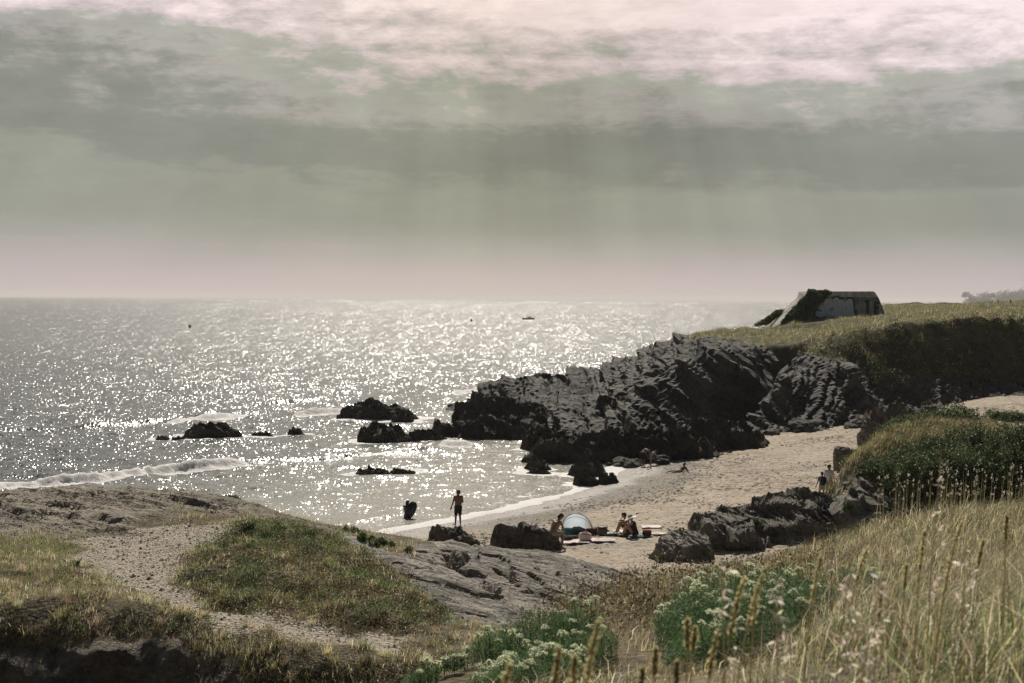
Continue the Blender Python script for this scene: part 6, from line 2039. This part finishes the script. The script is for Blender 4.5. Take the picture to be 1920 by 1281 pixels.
def pattern(name, cols, sc=8.):
    m, g, b = new_mat(name)
    oc = obj_coord(g)
    g.put(b.inputs['Base Color'], g.ramp(g.noise(oc, sc, 3, .6), [(.30 + .4 * i / max(1, len(cols) - 1), c) for i, c in enumerate(cols)], 'CONSTANT' if len(cols) > 3 else 'LINEAR'))
    b.inputs['Roughness'].default_value = .9
    return m
PINKT = pattern('pink and white towel', [(.62, .34, .33), (.66, .58, .56), (.70, .66, .64)], 4)
PALET = pattern('pale pink towel', [(.58, .46, .46), (.70, .64, .63)], 5)
WHITET = cloth('white towel cloth', (.68, .63, .59))
BLUET = pattern('blue and white patterned cloth', [(.07, .10, .20), (.55, .56, .60), (.30, .34, .45), (.62, .62, .64)], 9)
towel('pink and white towel spread in front of the shade tent', 1056, 1104, 1018, 1.1, PINKT, 1.)
towel('pale pink towel spread to the right of the beach bag', 1102, 1152, 1015, .9, PALET, 2.)
towel('white towel under the feet of the person behind the woman in the hat', 1149, 1176, 999, 1.0, WHITET, 3.)
towel('white cloth lying on the sand behind the woman in the hat, farther up', 1204, 1240, 990, .9, WHITET, 4.)
towel('narrow white towel on the sand right of the red and black bag', 1216, 1250, 1003, .5, WHITET, 5.)
towel('blue and white striped cloth crumpled between the cool box and the woman', 1128, 1150, 1002, .6, BLUET, 6.)
q = sand_at(988, 1000)
heap('towel_heap', 'blue and white patterned towel heaped behind the long boulder, left one', 'towel', gp(at(985, 992, q[1] + .5), -.15), (.38, .28, .22), BLUET, 1.)
heap('towel_heap', 'grey and white patterned cloth heaped next to the seated man', 'towel', gp(at(1010, 995, q[1] + .4), -.15), (.36, .28, .20), pattern('grey patterned cloth', [(.10, .10, .13), (.5, .5, .52), (.25, .26, .30), (.55, .55, .56)], 10), 2.)
def bag_pink():
    q = sand_at(1097, 1016)
    t = thing('beach_bag', 'slouching pale and pink beach bag between the two spread towels', 'bag', gp(q, .03), R(-10))
    v, f = ico(4)
    p = np.sign(v) * np.abs(v) ** .7 * (.29, .15, .19)
    p *= (1 + .13 * fbm(v * 2 + 3, 3))[:, None]
    p[:, 2] -= p[:, 2].min()
    link('pouch', mesh_np('pouch', p, tris=f, mat=pattern('pale pink canvas', [(.60, .35, .33), (.66, .60, .52), (.58, .52, .45)], 1.6)), t)
    for s_ in (-1, 1):
        link('handle', join_tubes('handle', [tube_pts([(-.13, s_ * .08, .28), (-.10, s_ * .11, .40), (0, s_ * .13, .44), (.10, s_ * .11, .40), (.13, s_ * .08, .28)], .014, 6)], cloth('pink strap', (.55, .25, .25))), t)
bag_pink()
def cool_box():
    q = sand_at(1129, 1003)
    t = thing('cool_box', 'small grey brown cool box beside the right end of the tent', 'cool box', gp(q), R(12))
    bm = bmesh.new()
    box_bm(bm, (0, 0, .16), (.42, .30, .32))
    bmesh.ops.bevel(bm, geom=bm.edges[:], offset=.025, segments=3, affect='EDGES')
    bm_obj('tub', bm, cloth('taupe cool box', (.16, .13, .11), .5), t, True)
    bm = bmesh.new()
    box_bm(bm, (0, 0, .345), (.44, .32, .05))
    bmesh.ops.bevel(bm, geom=bm.edges[:], offset=.02, segments=3, affect='EDGES')
    bm_obj('lid', bm, cloth('dark lid', (.07, .055, .05), .5), t, True)
    link('handle', join_tubes('handle', [tube_pts([(-.23, 0, .26), (-.24, -.1, .42), (0, -.14, .44), (.24, -.1, .42), (.23, 0, .26)], .012, 6)], cloth('dark lid', (.07, .055, .05), .5)), t)
cool_box()
q = sand_at(1119, 1000)
heap('clothes_heap', 'dark red clothes piled between the tent and the cool box', 'clothes', gp(q), (.45, .25, .17), pattern('dark red clothes', [(.05, .02, .02), (.20, .07, .06), (.10, .05, .05)], 6), 5.)
q = sand_at(1064, 1015)
heap('bundle', 'round dark bundle on the sand in front of the left end of the tent', 'bundle', gp(q), (.24, .22, .17), cloth('brown black cloth', (.045, .032, .035)), 6.)
q = sand_at(1072, 1010)
heap('beach_shoes', 'black beach shoes in a heap at the tent opening', 'shoes', gp(q), (.42, .16, .09), cloth('black rubber', (.02, .02, .022)), 7.)
for lb, px, mt, sz, sd_ in (('teal towel bunched inside the tent on its left side', 1066, cloth('teal towel', (.07, .28, .27)), (.42, .25, .17), 8.), ('dark clothes heaped inside the tent', 1083, cloth('slate clothes', (.07, .09, .10)), (.42, .26, .20), 9.)):
    o = heap('clothes_heap', lb, 'clothes', (TENT.location.x + (px - 1083) / F * TENT.location.y, TENT.location.y + .22, TENT.location.z + .02), sz, mt, sd_)
def red_bag():
    q = sand_at(1213, 1007)
    t = thing('bag', 'round red and black bag beside the woman in the white hat', 'bag', gp(q))
    v, f = ico(3)
    p = np.sign(v) * np.abs(v) ** .8 * (.21, .17, .17)
    p[:, 2] -= p[:, 2].min()
    link('pouch', mesh_np('pouch', p * (1 + .07 * fbm(v * 3, 2))[:, None], tris=f, mat=cloth('dark brown bag', (.06, .03, .03))), t)
    o = link('flap', mesh_np('flap', np.sign(v) * np.abs(v) ** .8 * (.20, .17, .06) + (0, 0, .29), tris=f, mat=cloth('red flap', (.33, .07, .07))), t)
red_bag()
q = sand_at(1179, 1008)
heap('clothes_heap', 'dark green cloth lying by the feet of the seated pair', 'clothes', gp(sand_at(1157, 1005)), (.45, .2, .09), cloth('dark green cloth', (.06, .10, .09)), 10.)
heap('clothes_heap', 'teal cloth the woman in the white hat sits on', 'clothes', gp(sand_at(1201, 1008)), (.42, .22, .07), cloth('deep teal cloth', (.05, .16, .17)), 11.)
heap('clothes_heap', 'black bundle left on the sand at the rocks right of the stooping child', 'bundle', gp(sand_at(1242, 871)), (.42, .3, .25), cloth('black rubber', (.02, .02, .022)), 12.)
q = sand_at(1196, 963)
o = rock('driftwood', 'short dark driftwood plank on the open sand above the woman in the hat', 1190, 1205, 962, 965, q[1], 70, 'reef', sub=3, depth=.3, cat='driftwood')
def gull(label, px, py, d, z=None):
    q = sand_at(px, py)
    t = thing('cloth_scrap', label, 'litter', gp(q), 0)
    bm = bmesh.new()
    vs = [bm.verts.new(c) for c in ((-.35, -.1, .02), (.1, -.16, .03), (.34, .02, .10), (.05, .2, .04), (-.2, .16, .02), (0, 0, .13))]
    for i in range(5):
        bm.faces.new((vs[i], vs[(i + 1) % 5], vs[5]))
    o = bm_obj('sheet', bm, WHITET, t)
    o.modifiers.new('solid', 'SOLIDIFY').thickness = .01
gull('scrap of white cloth on the sand below the grey faceted boulder', 1553, 867, 0)

# ================================================================== BOAT, BUOYS, SAIL
M['hull'] = plain('dark grey boat hull', (.03, .045, .045), .45, .2, 3, .05)
M['black'] = plain('black fittings', (.012, .013, .014), .5, .2, 8, .05)
M['glassy'] = plain('tinted windscreen', (.04, .055, .06), .15, .1, 5, 0)
def build_boat():
    q = onz(991.5, 599, 0)
    k = q[1] / F
    L = 22 * k
    t = thing('motor_boat', 'small dark motor boat lying broadside out on the glittering sea', 'boat', (q[0], q[1], -.05))
    # hull: stations along x, bow to the right
    bm = bmesh.new()
    st = []
    for u in np.linspace(-.5, .5, 15):
        bw = .95 * (1 - max(0, (u - .05) / .45) ** 2.2) + .02
        sheer = .85 + .5 * max(0, u + .1) ** 1.5
        rake = .0 if u < .4 else .18 * (u - .4) / .1
        row = [(-1.0, sheer), (-.98, sheer * .55), (-.75, .12), (0, -.25 + .3 * max(0, u * 2) ** 3), (.75, .12), (.98, sheer * .55), (1.0, sheer)]
        st.append([bm.verts.new((u * L + (z_ / max(sheer, .1)) * rake * .8, y_ * bw, z_)) for y_, z_ in row])
    for a, b2 in zip(st[:-1], st[1:]):
        for i in range(6):
            bm.faces.new((a[i], a[i + 1], b2[i + 1], b2[i]))
        bm.faces.new((a[6], a[0], b2[0], b2[6]))
    bm.faces.new(st[0][::-1]); bm.faces.new(st[-1])
    bmesh.ops.recalc_face_normals(bm, faces=bm.faces[:])
    h = bm_obj('hull', bm, 'hull', t, True)
    bm = bmesh.new()
    box_bm(bm, (L * .08, 0, 1.15), (L * .30, 1.2, .6))
    bmesh.ops.bevel(bm, geom=bm.edges[:], offset=.15, segments=3, affect='EDGES')
    c = bm_obj('console', bm, 'hull', t, True)
    bm = bmesh.new()
    vs = [bm.verts.new(v) for v in ((L * .10, -.6, 1.4), (L * .25, -.5, 1.3), (L * .14, -.5, 1.95), (L * .10, .6, 1.4), (L * .25, .5, 1.3), (L * .14, .5, 1.95))]
    for f in ((0, 1, 2), (3, 5, 4), (1, 4, 5, 2), (0, 2, 5, 3), (0, 3, 4, 1)):
        bm.faces.new([vs[i] for i in f])
    bm_obj('windscreen', bm, 'glassy', c)
    bm = bmesh.new()
    box_bm(bm, (-L * .5 - .2, 0, .7), (.45, .45, .8)); box_bm(bm, (-L * .5 - .25, 0, -.1), (.2, .15, .9))
    bmesh.ops.bevel(bm, geom=bm.edges[:], offset=.06, segments=2, affect='EDGES')
    bm_obj('outboard_motor', bm, 'black', t, True)
    link('mast', join_tubes('mast', [tube_pts([(-L * .13, 0, .8), (-L * .13, 0, 2.2), (-L * .125, 0, 3.3)], [.14, .12, .09], 8), tube_pts([(-L * .13, -.5, 2.9), (-L * .13, .5, 2.9)], .06, 6)], 'black'), t)
    return q, L
bq, bL = build_boat()
person('dark figure seated aboard the motor boat by its mast', (bq[0] - bL * .22, bq[1], .55), R(-90), sit_pose(), 'dark', [('shirt', cloth('black rubber', (.02, .02, .022)))], 'hair', sc=1.2)
person('dark figure standing at the console of the motor boat', (bq[0] + bL * .02, bq[1], .62), R(-90), base_pose(wrL=(-.2, .35, 1.1), wrR=(.2, .35, 1.1)), 'dark', [('shirt', cloth('black rubber', (.02, .02, .022))), ('shorts', cloth('black rubber', (.02, .02, .022)))], 'hair')
def buoy(label, px, py, dpx):
    q = onz(px, py + dpx / 2, 0)
    r = dpx / 2 / F * q[1]
    t = thing('buoy', label, 'buoy', (q[0], q[1], 0), 0, None)
    v, f = ico(3)
    link('float', mesh_np('float', v * (r, r, r * .95) + (0, 0, r * .75), tris=f, mat=M['black']), t)
    bm = bmesh.new()
    bmesh.ops.create_cone(bm, cap_ends=True, segments=12, radius1=r * .3, radius2=r * .2, depth=r * .5, matrix=Matrix.Translation((0, 0, r * 1.85)))
    bm_obj('ring_post', bm, 'black', t, True)
buoy('round dark buoy on the sea at the left, nearer of the two', 356.5, 611, 6.5)
buoy('small dark buoy on the glitter left of the motor boat', 884, 600, 4.2)
def sail():
    q = at(1717, 571, 3600)
    t = thing('sailboat', 'tiny sailing boat on the hazy horizon between the bunker and the far wood', 'boat', (q[0], q[1], 0))
    bm = bmesh.new()
    f0 = [bm.verts.new((x, y, z)) for x, y, z in ((-6, -1.2, 1.2), (5, -1.2, 1.3), (7.5, 0, 1.6), (5, 1.2, 1.3), (-6, 1.2, 1.2))]
    f1 = [bm.verts.new((x, y, -.4)) for x, y in ((-5.5, -.8), (4.5, -.8), (6, 0), (4.5, .8), (-5.5, .8))]
    bm.faces.new(f0); bm.faces.new(f1[::-1])
    for i in range(5):
        bm.faces.new((f0[i], f1[i], f1[(i + 1) % 5], f0[(i + 1) % 5]))
    bmesh.ops.recalc_face_normals(bm, faces=bm.faces[:])
    bm_obj('hull', bm, 'hull', t)
    link('mast', join_tubes('mast', [tube_pts([(0, 0, 1), (0, 0, 13)], .12, 6)], 'black'), t)
    bm = bmesh.new()
    vs = [bm.verts.new(v) for v in ((-.15, 0, 2.4), (-5, .3, 2.4), (-.15, 0, 12.5))]
    bm.faces.new(vs)
    s_ = bm_obj('sail', bm, cloth('grey sail', (.35, .35, .34)), t)
    s_.modifiers.new('solid', 'SOLIDIFY').thickness = .05
sail()

# ================================================================== SEA HAZE
m = bpy.data.materials.new('sea haze')
m.use_nodes = True
nt = m.node_tree
nt.nodes.remove(nt.nodes['Principled BSDF'])
vp = nt.nodes.new('ShaderNodeVolumePrincipled')
vp.inputs['Color'].default_value = (.93, .90, .90, 1)
vp.inputs['Density'].default_value = .00011
vp.inputs['Anisotropy'].default_value = .2
nt.links.new(vp.outputs[0], nt.nodes['Material Output'].inputs['Volume'])
bm = bmesh.new()
box_bm(bm, (0, 0, 27.5), (64000, 64000, 65))
M['haze'] = m
tag(bm_obj('haze', bm, 'haze'), 'thin sea haze that fades the horizon and the far headland', kind='stuff')
